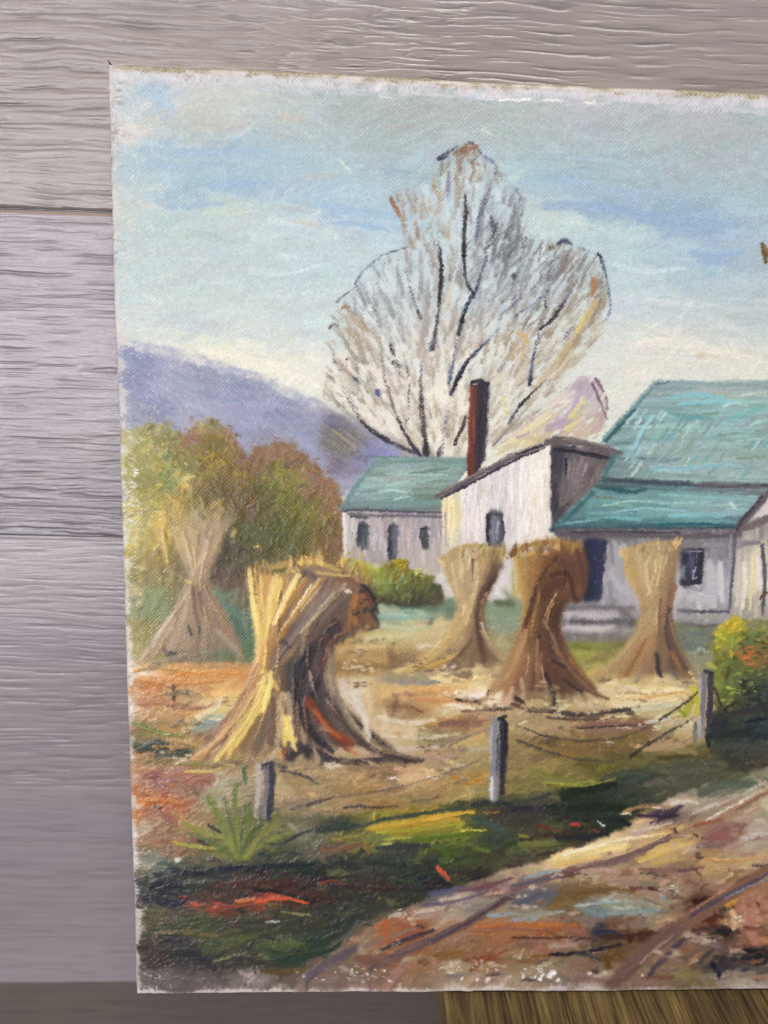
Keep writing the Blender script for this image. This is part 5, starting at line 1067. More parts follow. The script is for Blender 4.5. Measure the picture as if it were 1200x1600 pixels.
for s_, w_, c_, th in (('268,1358 300,1364 340,1358 385,1355', 11, '1c1d30', .7), ('385,1358 440,1352 500,1352 520,1357', 11, '18232c', .6), ('240,1388 262,1382 285,1388', 16, '1e1f30', .6), ('250,1408 280,1412', 18, '23243a', .5), ('282,1400 292,1401', 5, 'b04038', .9), ('300,1412 330,1416 352,1418', 9, 'c44e36', 1.0), ('340,1418 375,1414 400,1410', 6, '9a3c28', .9),
                       ('370,1408 400,1404', 7, 'b86830', .9), ('398,1408 425,1404 455,1402', 11, 'd0562e', 1.1), ('455,1405 482,1410', 7, 'd45c30', 1.0), ('470,1402 490,1406', 10, '1f1718', .6), ('318,1392 350,1382 395,1372', 6, '5c2c20', .7), ('370,1384 400,1380 430,1376 475,1384', 7, '4c1f18', .7), ('400,1376 440,1374', 5, '6c2a1c', .8),
                       ('395,1388 430,1392 460,1400', 8, '1c1715', .5), ('500,1380 520,1376 545,1384', 6, '8a3c24', .8), ('535,1384 580,1388 640,1388', 8, '3c2420', .7), ('470,1390 490,1378 520,1370', 6, '241c1c', .6), ('590,1400 620,1408', 6, '5a4428', .7), ('592,1402 594,1406', 4, '8a8434', .8),
                       ('240,1450 290,1442 330,1436', 13, '434c2c', .6), ('320,1432 325,1465 318,1500', 20, '4a5430', .6), ('250,1455 300,1458 340,1462', 8, '77663a', .8), ('340,1478 380,1466 400,1462', 16, '545a30', .6), ('320,1506 350,1498 385,1488', 4, '8c8458', .9), ('300,1490 330,1505', 20, '2b2a32', .5), ('232,1480 240,1510', 16, '45382c', .5),
                       ('425,1478 450,1474 475,1476', 12, '566430', .7), ('420,1505 460,1496 510,1486 540,1470', 13, '25402c', .6), ('545,1480 530,1490 505,1496', 10, '2f4a34', .6), ('410,1518 450,1518 480,1512', 8, '6c4c20', .6), ('440,1424 470,1428 485,1430', 5, '7c7840', .6), ('415,1440 435,1440', 4, 'b0aca0', .8), ('560,1440 545,1458 535,1478', 6, '5c6054', .6),
                       ('575,1295 620,1288 680,1275 740,1268', 12, 'c09a2c', 1.1), ('590,1300 650,1296 720,1286', 7, 'a8a02c', 1.0), ('660,1282 700,1274 740,1268', 6, 'd8a83c', 1.2), ('720,1297 760,1297', 4, 'c4c44c', 1.1), ('640,1312 680,1308 740,1302', 10, '5c7420', .9), ('600,1312 640,1308', 6, 'a0a040', .9), ('690,1322 700,1340 690,1345', 16, '4c6424', .6), ('740,1325 765,1330', 9, '66782c', .8), ('598,1320 610,1318', 7, 'c4bc5c', .8),
                       ('495,1298 530,1292 562,1290', 11, '34403a', .6), ('560,1292 600,1280 650,1272 720,1262', 9, '3f4a3c', .6), ('740,1258 770,1252 800,1258', 12, '303c34', .6), ('755,1270 780,1268', 4, 'c89838', .9), ('500,1328 540,1324 566,1318', 8, '80543a', .8), ('570,1316 576,1332', 9, '8c6c38', .7), ('590,1326 630,1322 670,1320', 12, '3c3c3c', .6), ('520,1312 560,1306', 7, '8a7c34', .7),
                       ('570,1345 620,1352 680,1346', 14, '2e382e', .5), ('740,1278 770,1290 790,1300', 16, '43544a', .5), ('770,1330 800,1318 830,1310', 12, '3c442c', .5), ('655,1372 680,1376 720,1376 760,1368', 6, '1c1c2c', .6), ('684,1356 692,1364 702,1374', 9, 'e0543a', 1.2), ('660,1378 700,1380', 7, '26242c', .5),
                       ('800,1252 830,1250 860,1240', 10, '454440', .5), ('800,1266 830,1262', 12, '2f2f3c', .5), ('880,1240 920,1234 960,1226', 16, '1f2f20', .5), ('890,1262 930,1260 975,1262', 18, '20301f', .5), ('930,1278 960,1280 985,1290', 12, '243030', .5), ('968,1278 980,1286 994,1294', 4, '141a28', .5), ('840,1290 865,1296 880,1300', 9, '6c3328', .8), ('892,1288 906,1288', 7, 'c0403a', 1.0), ('928,1298 936,1300', 5, '9c3c34', .9),
                       ('935,1284 944,1290', 4, 'c8d0c0', .9), ('812,1318 850,1318 880,1314', 12, '74763c', .7), ('812,1305 825,1308', 7, '84842c', .8), ('870,1310 920,1308 950,1304', 10, '2c2c34', .5), ('840,1335 890,1328 930,1318', 7, '4c342c', .6), ('945,1215 990,1206 1040,1212', 12, '4c5440', .5), ('1000,1222 1030,1210', 8, '3c4434', .5), ('875,1228 920,1226 960,1216', 6, '8a8a3c', .7),
                       ('215,1225 216,1260 218,1290', 8, 'c07a34', .6), ('222,1250 250,1248 285,1255', 8, 'c8783a', .8), ('228,1266 255,1272 275,1285', 14, 'a0684c', .7), ('260,1275 275,1290', 12, '98604c', .7), ('300,1222 325,1214', 8, '9c6450', .9), ('225,1212 245,1208', 10, '9c5c50', .7), ('290,1205 330,1205 345,1200', 6, 'c8b85c', .8), ('240,1260 255,1262', 5, '5a4a40', .6)):
    S(s_, w_, c_, th=th, dry=.22, var=.1)
for i in range(11):                                          # sprouting tuft by the near post
    t = math.radians(-160 + i * 14)
    L_ = rnd.uniform(45, 95)
    S('%f,%f %f,%f %f,%f' % (372 + i, 1340, 372 + math.cos(t) * L_ * .5, 1335 + math.sin(t) * L_ * .6, 372 + math.cos(t) * L_, 1330 + math.sin(t) * L_), rnd.uniform(9, 15), rnd.choice(['7c8434', '6c7430', '8c8c3c', '4c5834', '90903c', '5c6c34']), dry=.38, th=.5, a=.75)
for s_, w_, c_ in (('368,1225 366,1260 372,1300', 11, '78803c'), ('325,1245 340,1275 355,1305', 13, '7c803c'), ('385,1260 388,1290 380,1320', 14, '6c7634'), ('270,1315 300,1322 340,1325', 6, 'a8a438'), ('285,1285 320,1300 350,1310', 9, '8c8c34'), ('325,1288 345,1300', 7, '3c2c34'), ('305,1312 325,1320', 7, '4a3830'), ('300,1310 308,1314', 6, '9c5444'), ('380,1200 384,1225', 8, '4c7040'),
                   ('400,1300 415,1320 430,1330', 10, '6c7034'), ('430,1270 405,1310 390,1340', 8, '7c7c3c')):
    S(s_, w_, c_, dry=.28, th=.8)
speck(278, 1345, 4, 3, 'dcd8d0', 6, r=2, dry=.3)

# ---- dirt road
RO = Guide('''560,1450,8c725e;530,1490,7c6458;600,1450,b0663e;640,1450,a25a3c;610,1480,a07858;640,1480,9c5a32;600,1500,8d5a40;580,1520,846458;520,1530,80686a;470,1535,8a7274;700,1460,a07262;760,1450,a9683a;740,1420,8e8a90;700,1425,a89488;690,1395,5d5d72;720,1400,b29e96;760,1388,7c5c60;790,1378,a98a80;
700,1490,8d6648;760,1500,8e5838;720,1510,a28e72;660,1505,9c7050;650,1530,8c6c60;780,1530,a28e80;560,1535,8c6e66;700,1535,9a8478;
850,1352,c4ac8c;870,1343,e2ca8a;900,1328,ead6a2;950,1315,dec69a;1000,1290,c9aa90;1060,1305,c9a968;1020,1330,d6b270;980,1345,9a7c70;1000,1360,a88c78;1000,1265,b2865c;1030,1272,42304c;1050,1250,c2b2a2;1100,1240,aa9e96;1060,1225,8c7c6c;1150,1225,5a624e;1110,1230,6e7262;1150,1255,a28676;1180,1240,c4b8a4;
1180,1290,b2a29a;1140,1300,8e605a;1120,1310,96686a;1170,1320,b0a094;1100,1350,c29e72;1180,1345,c2a280;1060,1362,926e62;950,1370,aa8a7a;920,1360,b89c84;900,1392,7c5e3a;940,1388,84643c;990,1385,a08474;870,1400,5e5e70;830,1400,62647c;830,1432,989080;880,1415,7e6c48;930,1425,6f7f8c;960,1410,9ea6a0;1010,1425,869290;
850,1450,aa6238;810,1455,b06c3c;900,1452,9e6652;960,1448,7e4e38;940,1455,343a4c;1000,1460,5e3622;880,1472,9e725a;830,1470,8c6454;930,1482,5c4c44;1050,1400,ab9686;1090,1410,52281f;1040,1440,b08c70;1080,1440,a07058;1150,1395,aa765e;1180,1420,b67e66;1180,1470,aa7258;1150,1440,c09870;1130,1455,3c2c32;1115,1432,5e2c22;
1180,1492,24242f;1120,1505,3a3444;1100,1490,7e605a;1060,1480,84645a;1040,1500,8e6e62;950,1510,96786e;950,1492,704c24;850,1512,9e8c7c;820,1500,94785c;870,1530,807470;1150,1530,ab9e96;1000,1530,927268;1070,1520,8e7a52;800,1540,a89488;1190,1540,a89890;
1250,1250,b4a48c;1300,1320,b89c80;1400,1400,a88468;1300,1450,a07458;1500,1500,90705c;1600,1350,a89068;1900,1450,8c7858;1900,1300,7c7848;1600,1250,84804c''', 3.0, 1.0, 2.0)
RO.c = np.clip((RO.c.mean(1, keepdims=True) + (RO.c - RO.c.mean(1, keepdims=True)) * .9) * np.array([1.01, .985, .90]), 0, 1)
road = '440,1570 470,1530 540,1470 600,1436 690,1398 780,1362 850,1345 920,1318 980,1294 1040,1250 1130,1216 1230,1190 2000,1190 2000,1580 440,1580'
fill(road, RO, 900, lambda x, y: -8 - 14 * max(0, (1380 - y) / 150), 40, 13, warp=1.4, soft=2, th=.7, v=.05, h=.012, curl=.12, jp=5)
fill(road, RO, 700, lambda x, y: -12, 24, 9, warp=1.4, th=1.0, v=.12, h=.016, dry=.38, wash=False, spread=30, jp=7)
for s_, w_, c_, th, d_ in (('478,1528 505,1508 530,1495 557,1480', 17, '64545c', .7, .15), ('560,1480 600,1466 650,1450', 9, '8a7064', .5, .3), ('580,1513 620,1492 677,1468 733,1440 800,1400', 17, '6f5450', .8, .1), ('677,1470 733,1440 800,1398', 6, '54424a', .6, .15), ('597,1483 635,1468 677,1453', 10, '443640', .8, .1), ('603,1543 620,1520 640,1497', 17, 'a07666', .9, .12), ('600,1440 605,1470', 14, 'b85c34', .7, .3), ('580,1452 570,1470 560,1490', 12, '8e7660', .6, .2),
                           ('610,1432 640,1428 665,1436', 9, 'b0a090', .9, .4), ('650,1426 700,1418', 6, 'c0aca0', .8, .4), ('670,1398 710,1390 750,1388', 11, '5a5c78', .7, .2), ('690,1405 720,1402', 8, 'c4b098', .9, .35), ('715,1392 760,1384 800,1372', 8, '7a4c50', .7, .2), ('660,1415 700,1410 760,1395', 6, '66586a', .6, .2), ('760,1398 790,1392', 7, 'c09078', .8, .3), ('765,1430 800,1428', 12, '8f9ca4', .8, .25), ('745,1450 790,1444 850,1446 900,1445', 9, 'b46a38', .8, .15), ('730,1454 790,1452 860,1452', 7, '9a6450', .7, .2),
                           ('745,1500 775,1492 790,1485', 12, '90452c', .8, .35), ('765,1506 790,1510', 10, 'b8a890', .9, .4), ('690,1510 720,1502', 14, 'b0a084', .8, .42), ('680,1495 720,1488', 14, '8a5c2c', .6, .25), ('762,1523 790,1522', 6, '34343e', .8, .4), ('700,1525 740,1522', 6, '78707c', .6, .4), ('632,1500 660,1492', 10, 'a09468', .6, .4),
                           ('800,1388 840,1376 880,1366 920,1354 960,1346 1000,1330 1053,1306', 15, '7c5f5c', .8, .1), ('800,1384 850,1374 890,1368', 5, '5c5868', .6, .2), ('820,1372 850,1364 890,1358', 7, '8c9aa4', .7, .25), ('1053,1306 1090,1292 1133,1272 1193,1240 1215,1228', 16, 'a58064', .8, .12), ('1060,1300 1040,1292 1052,1284', 5, '9a6a48', .7, .2), ('1054,1294 1056,1300', 5, '30243c', .8, .1),
                           ('866,1340 890,1332 930,1330 980,1322', 16, 'ecd08c', 1.2, .2), ('870,1350 900,1346 940,1338', 8, 'e2b86c', 1.0, .2), ('880,1334 930,1322 985,1310 1010,1306', 9, 'f2e4bc', 1.2, .35), ('950,1318 1000,1310 1040,1302', 6, 'e8cfa0', 1.0, .3), ('1000,1345 1040,1330 1080,1318', 14, 'd2b066', .9, .15), ('1020,1350 1070,1342', 8, 'c4a058', .8, .25), ('990,1300 1030,1290 1050,1284', 12, 'c4ae98', .8, .3),
                           ('975,1268 1000,1260 1030,1260 1050,1262', 9, 'b4885c', .8, .25), ('970,1272 985,1270', 5, 'e6d8b4', 1.1, .3), ('995,1274 1030,1275 1060,1274', 7, '3a2a48', .8, .1), ('1050,1256 1075,1252 1090,1256', 8, 'd8d0c0', 1.0, .3), ('1020,1262 1050,1264', 4, 'e8dcc8', 1.0, .4), ('1095,1240 1130,1228 1180,1226', 20, '5c6654', .6, .2), ('1110,1242 1150,1232', 9, '7a7c6a', .7, .25), ('1085,1270 1130,1252 1200,1220', 8, 'c8bcac', 1.0, .35), ('1100,1285 1150,1256 1210,1226', 5, 'e0d6c8', 1.1, .4), ('1150,1265 1200,1236', 6, '8a6850', .6, .3),
                           ('1085,1290 1110,1284 1130,1280', 8, '9a5c40', .8, .3), ('1110,1310 1140,1300 1160,1296', 14, '925c58', .6, .35), ('1150,1290 1180,1285', 8, '7c5448', .7, .4), ('1090,1322 1130,1320', 10, '7c6460', .6, .4), ('1160,1310 1200,1300', 16, 'bdb0a8', .9, .35), ('1100,1342 1150,1346 1200,1336', 6, 'c89454', .9, .3), ('1115,1344 1140,1342', 4, 'e0b070', 1.0, .3), ('1000,1358 1060,1360 1100,1354', 8, '8c6458', .7, .2), ('1060,1362 1090,1358', 6, '64464a', .6, .3), ('910,1362 940,1360 980,1366', 12, 'b08c7c', .7, .3),
                           ('800,1414 830,1404 870,1398', 14, '5c5c6c', .7, .3), ('840,1408 860,1400', 6, '86868a', .6, .45), ('870,1404 900,1394 940,1390 990,1392', 13, '7a5c34', .7, .12), ('860,1418 890,1408', 14, '84683c', .6, .2), ('900,1416 940,1410 980,1408 1010,1412', 6, 'a8b4b4', .9, .3), ('915,1424 930,1428 944,1432', 12, '7c848a', 1.0, .2), ('930,1412 950,1410', 6, '8898a4', .6, .4), ('950,1428 990,1426 1030,1422', 10, '86958e', .7, .2), ('960,1420 1000,1418', 4, 'b8c4b8', .9, .3), ('1015,1422 1050,1425', 5, '707c7c', .7, .3),
                           ('800,1428 840,1430 880,1424', 9, '9a9684', .7, .2), ('800,1438 840,1436', 6, '8c94a8', .7, .3), ('1035,1400 1048,1412', 9, '7490a0', .6, .45), ('985,1388 1010,1388', 7, '7a4440', .8, .25), ('1015,1388 1035,1392', 8, '582c24', .8, .35), ('1044,1392 1054,1394', 6, '4c4450', .8, .3), ('1085,1408 1105,1406', 9, '3c1c18', .8, .25), ('1100,1402 1115,1404', 6, '4a2018', .8, .4),
                           ('930,1456 950,1454 970,1460', 8, '2c344a', .9, .25), ('940,1464 970,1464 1000,1460 1030,1458', 9, '4c2c20', .8, .25), ('1000,1466 1030,1464', 7, '5a2f20', .7, .35), ('800,1464 850,1466 900,1464', 5, '5c342c', .7, .25), ('895,1472 910,1466 930,1468', 4, '34343a', .6, .3), ('860,1478 900,1476 920,1474', 12, 'a48878', .8, .35), ('858,1492 890,1490 930,1484 970,1476', 7, '23222a', .8, .15), ('830,1494 860,1492', 5, '8a5a20', .8, .2), ('810,1502 840,1498', 12, '8a603c', .6, .3), ('900,1488 930,1496 945,1502', 6, '38404a', .6, .2), ('945,1496 952,1510', 14, '6c4a1c', .8, .15), ('965,1500 990,1498', 6, '6a4434', .6, .3),
                           ('955,1540 985,1510 1033,1466 1075,1440 1100,1425', 32, '775a50', .9, .08), ('1075,1442 1120,1412 1160,1382 1205,1352', 25, '86614c', .9, .1), ('1080,1430 1130,1402 1205,1362', 9, '5c4c5c', .8, .15), ('1130,1405 1170,1385 1205,1372', 4, '8c94ac', .7, .3), ('1015,1522 1040,1494 1075,1462', 11, '58464f', .8, .1), ('1000,1505 1030,1478 1055,1460', 5, 'a08070', .7, .3), ('1080,1425 1100,1410 1140,1385', 5, 'b0886c', .8, .3),
                           ('1140,1420 1150,1440 1142,1460', 12, 'd0b080', .9, .35), ('1135,1415 1150,1408', 12, 'd0943c', .9, .25), ('1108,1436 1116,1450', 13, '6a2c20', .9, .3), ('1128,1424 1140,1418', 14, '4a4438', .8, .35), ('1122,1455 1150,1458 1165,1450', 12, '241f2a', .8, .42), ('1170,1420 1172,1450 1180,1470', 26, 'b47a66', .8, .15), ('1185,1400 1200,1440', 22, 'ae7560', .7, .2), ('1184,1410 1186,1418', 4, '3c2c30', .8, .1), ('1180,1450 1186,1446', 6, 'd8a890', .9, .3), ('1165,1485 1190,1482 1210,1478', 10, '1c1c2e', .9, .38), ('1160,1498 1190,1500', 10, '23233a', .9, .4),
                           ('1112,1502 1116,1512', 9, '1a1f38', 1.0, .1), ('1120,1518 1130,1535', 10, '2a2c4a', .9, .35), ('1160,1515 1185,1512', 9, '3a3a50', .8, .45), ('1080,1505 1090,1498', 5, 'd8d0c8', .9, .35), ('1075,1508 1085,1496 1095,1490', 7, 'b07c44', .7, .35), ('1050,1520 1090,1524', 14, '8a7c50', .6, .4), ('1100,1470 1130,1480', 14, '7c6868', .5, .35), ('1060,1490 1080,1480', 12, '9c6040', .6, .3), ('1180,1530 1210,1532', 8, '4a4458', .8, .45)):
    S(s_, w_, c_, th=th, dry=d_ + .08, var=.1)
for x_, y_, r_ in ((862, 1522, 5.5), (848, 1523, 3), (844, 1530, 3.2), (826, 1530, 3.2), (872, 1531, 3), (921, 1521, 2.6), (763, 1530, 3.4), (835, 1526, 2), (818, 1524, 2.4), (746, 1530, 2), (721, 1529, 2), (1003, 1524, 2), (945, 1519, 2), (938, 1521, 1.8)):
    stroke(np.array([[x_ - r_ * .5, y_ + r_ * .3], [x_ + r_ * .5, y_ - r_ * .3]]), r_ * 2.0, 'f3efe9', th=1.6, taper=0, rough=.2)
for x_, y_, n in ((585, 1525, 14), (545, 1520, 10), (700, 1512, 14), (760, 1510, 14), (470, 1526, 8), (640, 1430, 10), (840, 1518, 16), (1150, 1440, 14), (1040, 1395, 12)):
    speck(x_, y_, 14, 6, 'ddd6cf', n, r=1.4, dry=.5, th=.9)

def crust(poly, pal, n, sx=9, sy=3, r=2.4, a=1.0):
    p = pp(poly)
    x0, y0 = p.min(0); x1, y1 = p.max(0)
    done = 0
    while done < n:
        x, y = rnd.uniform(x0, x1), rnd.uniform(y0, y1)
        if not inside(p, x=np.array([x]), y=np.array([y]))[0]:
            continue
        speck(x, y, rnd.uniform(.4, 1.6) * sx, rnd.uniform(.4, 1.6) * sy, rnd.choice(pal), rnd.randint(4, 12), r=r * rnd.uniform(.7, 1.5), dry=.46, th=.9, a=a)
        done += 1


crust('620,1440 860,1360 1200,1260 1200,1530 520,1530', ['c0ac94', 'b49c88', '7a4c3a', 'a58c78', '7c5c50', 'b8a490', '4a3836', '90604a', 'a07460'], 90, a=.6)
crust('230,1350 760,1340 940,1260 960,1290 700,1390 500,1480 400,1520 230,1520', ['2c3430', '3c4830', '5c5c34', '26302a', '4a3828', '626840'], 90, a=.6)
crust('220,1050 380,1050 320,1190 220,1190', ['d8c49c', '9c6c48', 'c88c50', '7c6a48', 'd8c8a8'], 22, a=.7)
crust('540,1000 760,1000 760,1230 480,1230', ['d8c8a8', '94785c', 'c09a68', '7a6044', 'dccdb4'], 40, a=.7)
crust('830,1070 1090,1070 1090,1180 800,1180', ['d8c8a8', '8c7454', 'b89a68', '6a5840', 'dcccA4'], 36, a=.7)

# ---- fence posts and slack wire
for s_, w_, c_, d_ in (('404,1196 404,1230 400,1275', 10, 'b0a8a0', .25), ('416,1192 417,1230 414,1278', 13, '7c747a', .2), ('424,1192 425,1225 420,1280', 13, '413c46', .12), ('412,1195 428,1193', 9, '3a3440', .2), ('400,1265 405,1285', 8, '8c8880', .4),
                       ('774,1128 774,1180 772,1246', 22, '8a868e', .12), ('768,1135 767,1190', 5, 'a8a4aa', .25), ('786,1124 787,1170 784,1238', 15, '33303c', .08), ('790,1130 790,1180', 8, '27242e', .1), ('780,1122 790,1120', 8, '2a2830', .1), ('768,1215 768,1248', 6, 'dcd8d6', .25), ('778,1150 776,1210', 5, '5c5862', .25),
                       ('1099,1052 1098,1100 1094,1150', 12, '7c7680', .12), ('1110,1050 1110,1095 1106,1142', 12, '45404c', .1), ('1102,1048 1114,1052', 7, '3a3640', .15), ('1094,1120 1093,1150', 7, 'a8a4a8', .25), ('1096,1060 1094,1100', 4, 'a09aa4', .3), ('1104,1150 1108,1168', 10, '2c302e', .3), ('1086,1130 1085,1160', 9, '6a7464', .35)):
    S(s_, w_, c_, dry=d_, th=.8)
for s_, w_, c_, d_ in (('808,1134 850,1150 900,1157 950,1156 990,1146 1020,1130', 4, '4c3f4a', .25), ('1030,1124 1050,1112 1070,1098 1088,1082', 5.5, '2c2a2c', .22), ('806,1156 850,1172 900,1186 950,1190 985,1182', 4, '3c343c', .3), ('985,1182 1010,1164 1040,1146 1070,1130 1085,1120', 5.5, '33302e', .25),
                       ('455,1264 500,1250 533,1244 580,1238 617,1231 660,1220 700,1206 725,1198', 4, '564a4c', .34), ('480,1258 520,1247', 5, '3a343a', .25), ('437,1320 460,1308 503,1290', 5, '2f2c34', .22), ('503,1290 540,1272 580,1258', 3.5, '5c5450', .4), ('537,1263 560,1260 587,1262 620,1259', 5, '332e34', .25), ('640,1254 680,1246 720,1238', 3.5, '5c5044', .42),
                       ('438,1204 462,1208 478,1214 496,1224', 5.5, '2b2830', .2), ('440,1206 500,1200 560,1202 640,1196', 3, '5f5048', .45), ('700,1166 735,1150 770,1140', 3.5, '5c5454', .35), ('720,1200 740,1192 762,1178', 3.5, '4c4648', .4), ('440,1330 480,1336', 6, '2c2a34', .35), ('820,1165 850,1175 880,1186', 4, '4a3c44', .35)):
    S(s_, w_, c_, dry=d_ + .12, th=.5, rough=.6, a=.8, tooth=.6)

# ---- worn edges: bare primed ground along left and bottom, raw linen along the top fold
EU, EV = UU, VV
PXM = .00028
n1_ = fbm(PXX / 22, PYY / 22, 61, 3)
dl = EU / PXM + (n1_ - .5) * 26
e = sstep(13, 4, dl) * sstep(.34, .56, TOOTH * .7 + .3 * BLOT + .30 * sstep(9, 0, dl)) * .8
col[:] = col * (1 - e[..., None]) + (hx('d6cdc6') * (1 + .06 * (GRIT[..., None] - .5))) * e[..., None]
edge_dark = sstep(9, 1, dl) * sstep(.55, .64, BLOT * .6 + .4 * fbm(PXX / 30, PYY / 60, 66, 2)) * sstep(.62, .44, TOOTH) * .55
col[:] = col * (1 - edge_dark[..., None]) + hx('77716f') * edge_dark[..., None]
db = (CAN_H - EV) / PXM + (fbm(PXX / 30, PYY / 20, 62, 3) - .5) * 26
e = sstep(15, 5, db) * sstep(.36, .56, TOOTH * .7 + .3 * BLOT + .28 * sstep(9, 1, db)) * .9
col[:] = col * (1 - e[..., None]) + (hx('d2c6c0') * (1 + .06 * (GRIT[..., None] - .5))) * e[..., None]
e = sstep(5.0, 1.5, (CAN_H - EV) / PXM) * .8
col[:] = col * (1 - e[..., None]) + hx('d8cdc6') * e[..., None]
# sky near the corner: thin paint with grey smudges and bare weave
for x_, y_, sx, sy, n in ((182, 170, 6, 30, 60), (180, 218, 6, 14, 40), (185, 385, 6, 20, 40), (196, 140, 8, 12, 20), (305, 122, 24, 4, 30), (560, 135, 60, 4, 26)):
    speck(x_, y_, sx, sy, 'a39c9c', n, r=1.6, dry=.55, th=.1, a=.7)
dt = EV / PXM + (fbm(PXX / 16, PYY / 40, 63, 3) - .5) * 14
e = sstep(11, 6, dt) * .95
lin_c = np.where((WV > .42)[..., None], hx('b5a88a'), hx('877b63')) * (1 + .14 * (GRIT[..., None] - .5))
patch = sstep(.34, .46, fbm(PXX / 45, PYY / 10, 64, 2))
lin_c = lin_c * (patch[..., None]) + hx('c8beb4') * (1 - patch[..., None])
col[:] = col * (1 - e[..., None]) + lin_c * e[..., None]
hgt *= (1 - .6 * e)

# wet paint drags and breaks along every edge: colour and relief wander by a pixel or two, neighbours blend a little
def wander(b, amp, sc, seed):
    ax_ = PXX + amp * (fbm(PXX / sc, PYY / sc, seed, 2) - .5) * 2 - BX0
    ay_ = PYY + amp * (fbm(PXX / sc, PYY / sc, seed + 1, 2) - .5) * 2 - BY0
    return b[np.clip(np.rint(ay_), 0, BH - 1).astype(int), np.clip(np.rint(ax_), 0, BW - 1).astype(int)]


both = np.concatenate([col, hgt[..., None]], -1)
both = wander(wander(both, 1.7, 2.4, 91), 1.2, 8, 95)
sm = np.stack([blur(both[..., i], 2) for i in range(3)], -1)
k_ = (.10 + .45 * sstep(.35, .7, fbm(PXX / 26, PYY / 26, 97, 2)))[..., None]
col = (both[..., :3] * (1 - k_) + sm * k_).astype(np.float32)
lum_ = col.mean(-1, keepdims=True)
col = lum_ + (col - lum_) * .97                              # tube colours mixed with white and umber are never this pure
hgt = (both[..., 3] * .4 + blur(both[..., 3], 1) * .6).astype(np.float32)

# pigment pools between the threads, and fine grain everywhere
thick = np.clip(hgt * .8, 0, 1)
GR2 = np.random.default_rng(8).random((BH, BW)).astype(np.float32)
GR2 = (GR2 + np.roll(GR2, 1, 1) * .7 + np.roll(GR2, 1, 0) * .5) / 2.2
cell = vn(np.floor(EU / PITCH) * 1.37 + .5, np.floor(EV / PITCH) * 1.91 + .5, 35).astype(np.float32)
col *= (1 + (1 - .6 * thick) * (.055 * sstep(.40, .66, fbm(PXX / 60, PYY / 60, 98, 2)) * (WV - .5) + .06 * (cell - .5) + .08 * (GR2 - .5)) + .03 * (GR2 - .5) + .05 * (GRIT - .5))[..., None]
hgt += (.10 * (GR2 - .5) + .12 * (GRIT - .5)) * (.9 - .5 * thick)
# thread tops are paler where paint is thin, and towards the left edge
tips = .45 * TOOTH + .35 * cell + .2 * GR2
tips = (tips - tips.mean()) / tips.std()
thin = 1 - sstep(.2, .6, hgt)
e = sstep(1.1, 1.9, tips) * (.03 + .20 * thin * sstep(.45, .65, BLOT) + .45 * sstep(330, 195, PXX) * sstep(.35, .6, BLOT))
col[:] = col * (1 - e[..., None]) + hx('e9e5df') * e[..., None]
lum_ = col.mean(-1, keepdims=True)
col *= np.clip(lum_ / .60, .02, 1.0) ** .20
col[:] = np.clip(col, .012, .97)

# ------------------------------------------------------------------ canvas geometry: stretched front, rounded folds, side flaps
PIG = 1.0 / 1.22                                             # pigment reflectance against the room's light
FOLD, RAD = 0.018, 0.0017


def span(L, fine, x_fine, coarse):
    inner = np.concatenate([np.arange(RAD, min(x_fine, L - RAD), fine), np.arange(min(x_fine, L - RAD), L - RAD, coarse), [L - RAD]])
    arc = np.linspace(0, math.pi / 2, 6)[1:]
    a_ = [(RAD - RAD * math.sin(t), RAD - RAD * math.cos(t)) for t in arc]
    pos = [(a[0], a[1]) for a in reversed(a_)]
    back = [(0.0, d) for d in (FOLD, FOLD * .6, FOLD * .3)]
    out = back + pos + [(x, 0.0) for x in inner] + [(L - a[0], a[1]) for a in a_] + [(L - b[0], b[1]) for b in reversed(back)]
    return np.array(out)


su = span(CAN_W, 0.00028, 0.318, 0.00075)
sv = span(CAN_H, 0.00028, 9, 0.00028)
U, V = np.meshgrid(su[:, 0], sv[:, 0])
DU, DV = np.meshgrid(su[:, 1], sv[:, 1])
DEP = np.maximum(DU, DV)
fu, fv = np.clip(U, .0002, CAN_W - .0002), np.clip(V, .0002, CAN_H - .0002)
sx_, sy_ = to_px(fu, fv)
sx_, sy_ = np.clip(sx_ - BX0, 0, BW - 2.001), np.clip(sy_ - BY0, 0, BH - 2.001)
ix, iy = sx_.astype(int), sy_.astype(int)
fx, fy = (sx_ - ix)[..., None], (sy_ - iy)[..., None]


def samp(b):
    b = b if b.ndim == 3 else b[..., None]
    return (b[iy, ix] * (1 - fx) + b[iy, ix + 1] * fx) * (1 - fy) + (b[iy + 1, ix] * (1 - fx) + b[iy + 1, ix + 1] * fx) * fy


pc = samp(col)
ph = samp(hgt)[..., 0]
wv = weave(U + DU * 1.0, V + DV * 1.0)
thk = np.clip(ph, 0, 1.2)
relief = (ph * .00048 + (wv - .5) * .00007 * (.35 + 1.1 * sstep(.40, .66, fbm(U * 60, V * 60, 75, 2))) * (1 - .75 * np.clip(thk, 0, 1))).astype(np.float64)
slack = .0009 * (fbm(U * 9, V * 9, 71, 2) - .5)               # the cloth is not perfectly flat
side = sstep(.0016, .0032, DEP)
cside = np.where((wv > .45)[..., None], hx('c6b48a'), hx('a08c64')) * (1 - .0 * side[..., None])
left_side = (U < .01) | (V > CAN_H - .01)
cside = np.where(left_side[..., None], cside * .35 + hx('d8cfc4') * .65, cside)
pcol = pc * (1 - side[..., None]) + cside * side[..., None]
pcol = np.clip(lin(pcol) * PIG, .004, .84)
nu = (su[:, 1] > 0) * 1.0
ou = np.where(DU > 0, np.sign(U - CAN_W / 2), 0)
ov = np.where(DV > 0, np.sign(V - CAN_H / 2), 0)
onfront = sstep(.0030, .0, DEP)
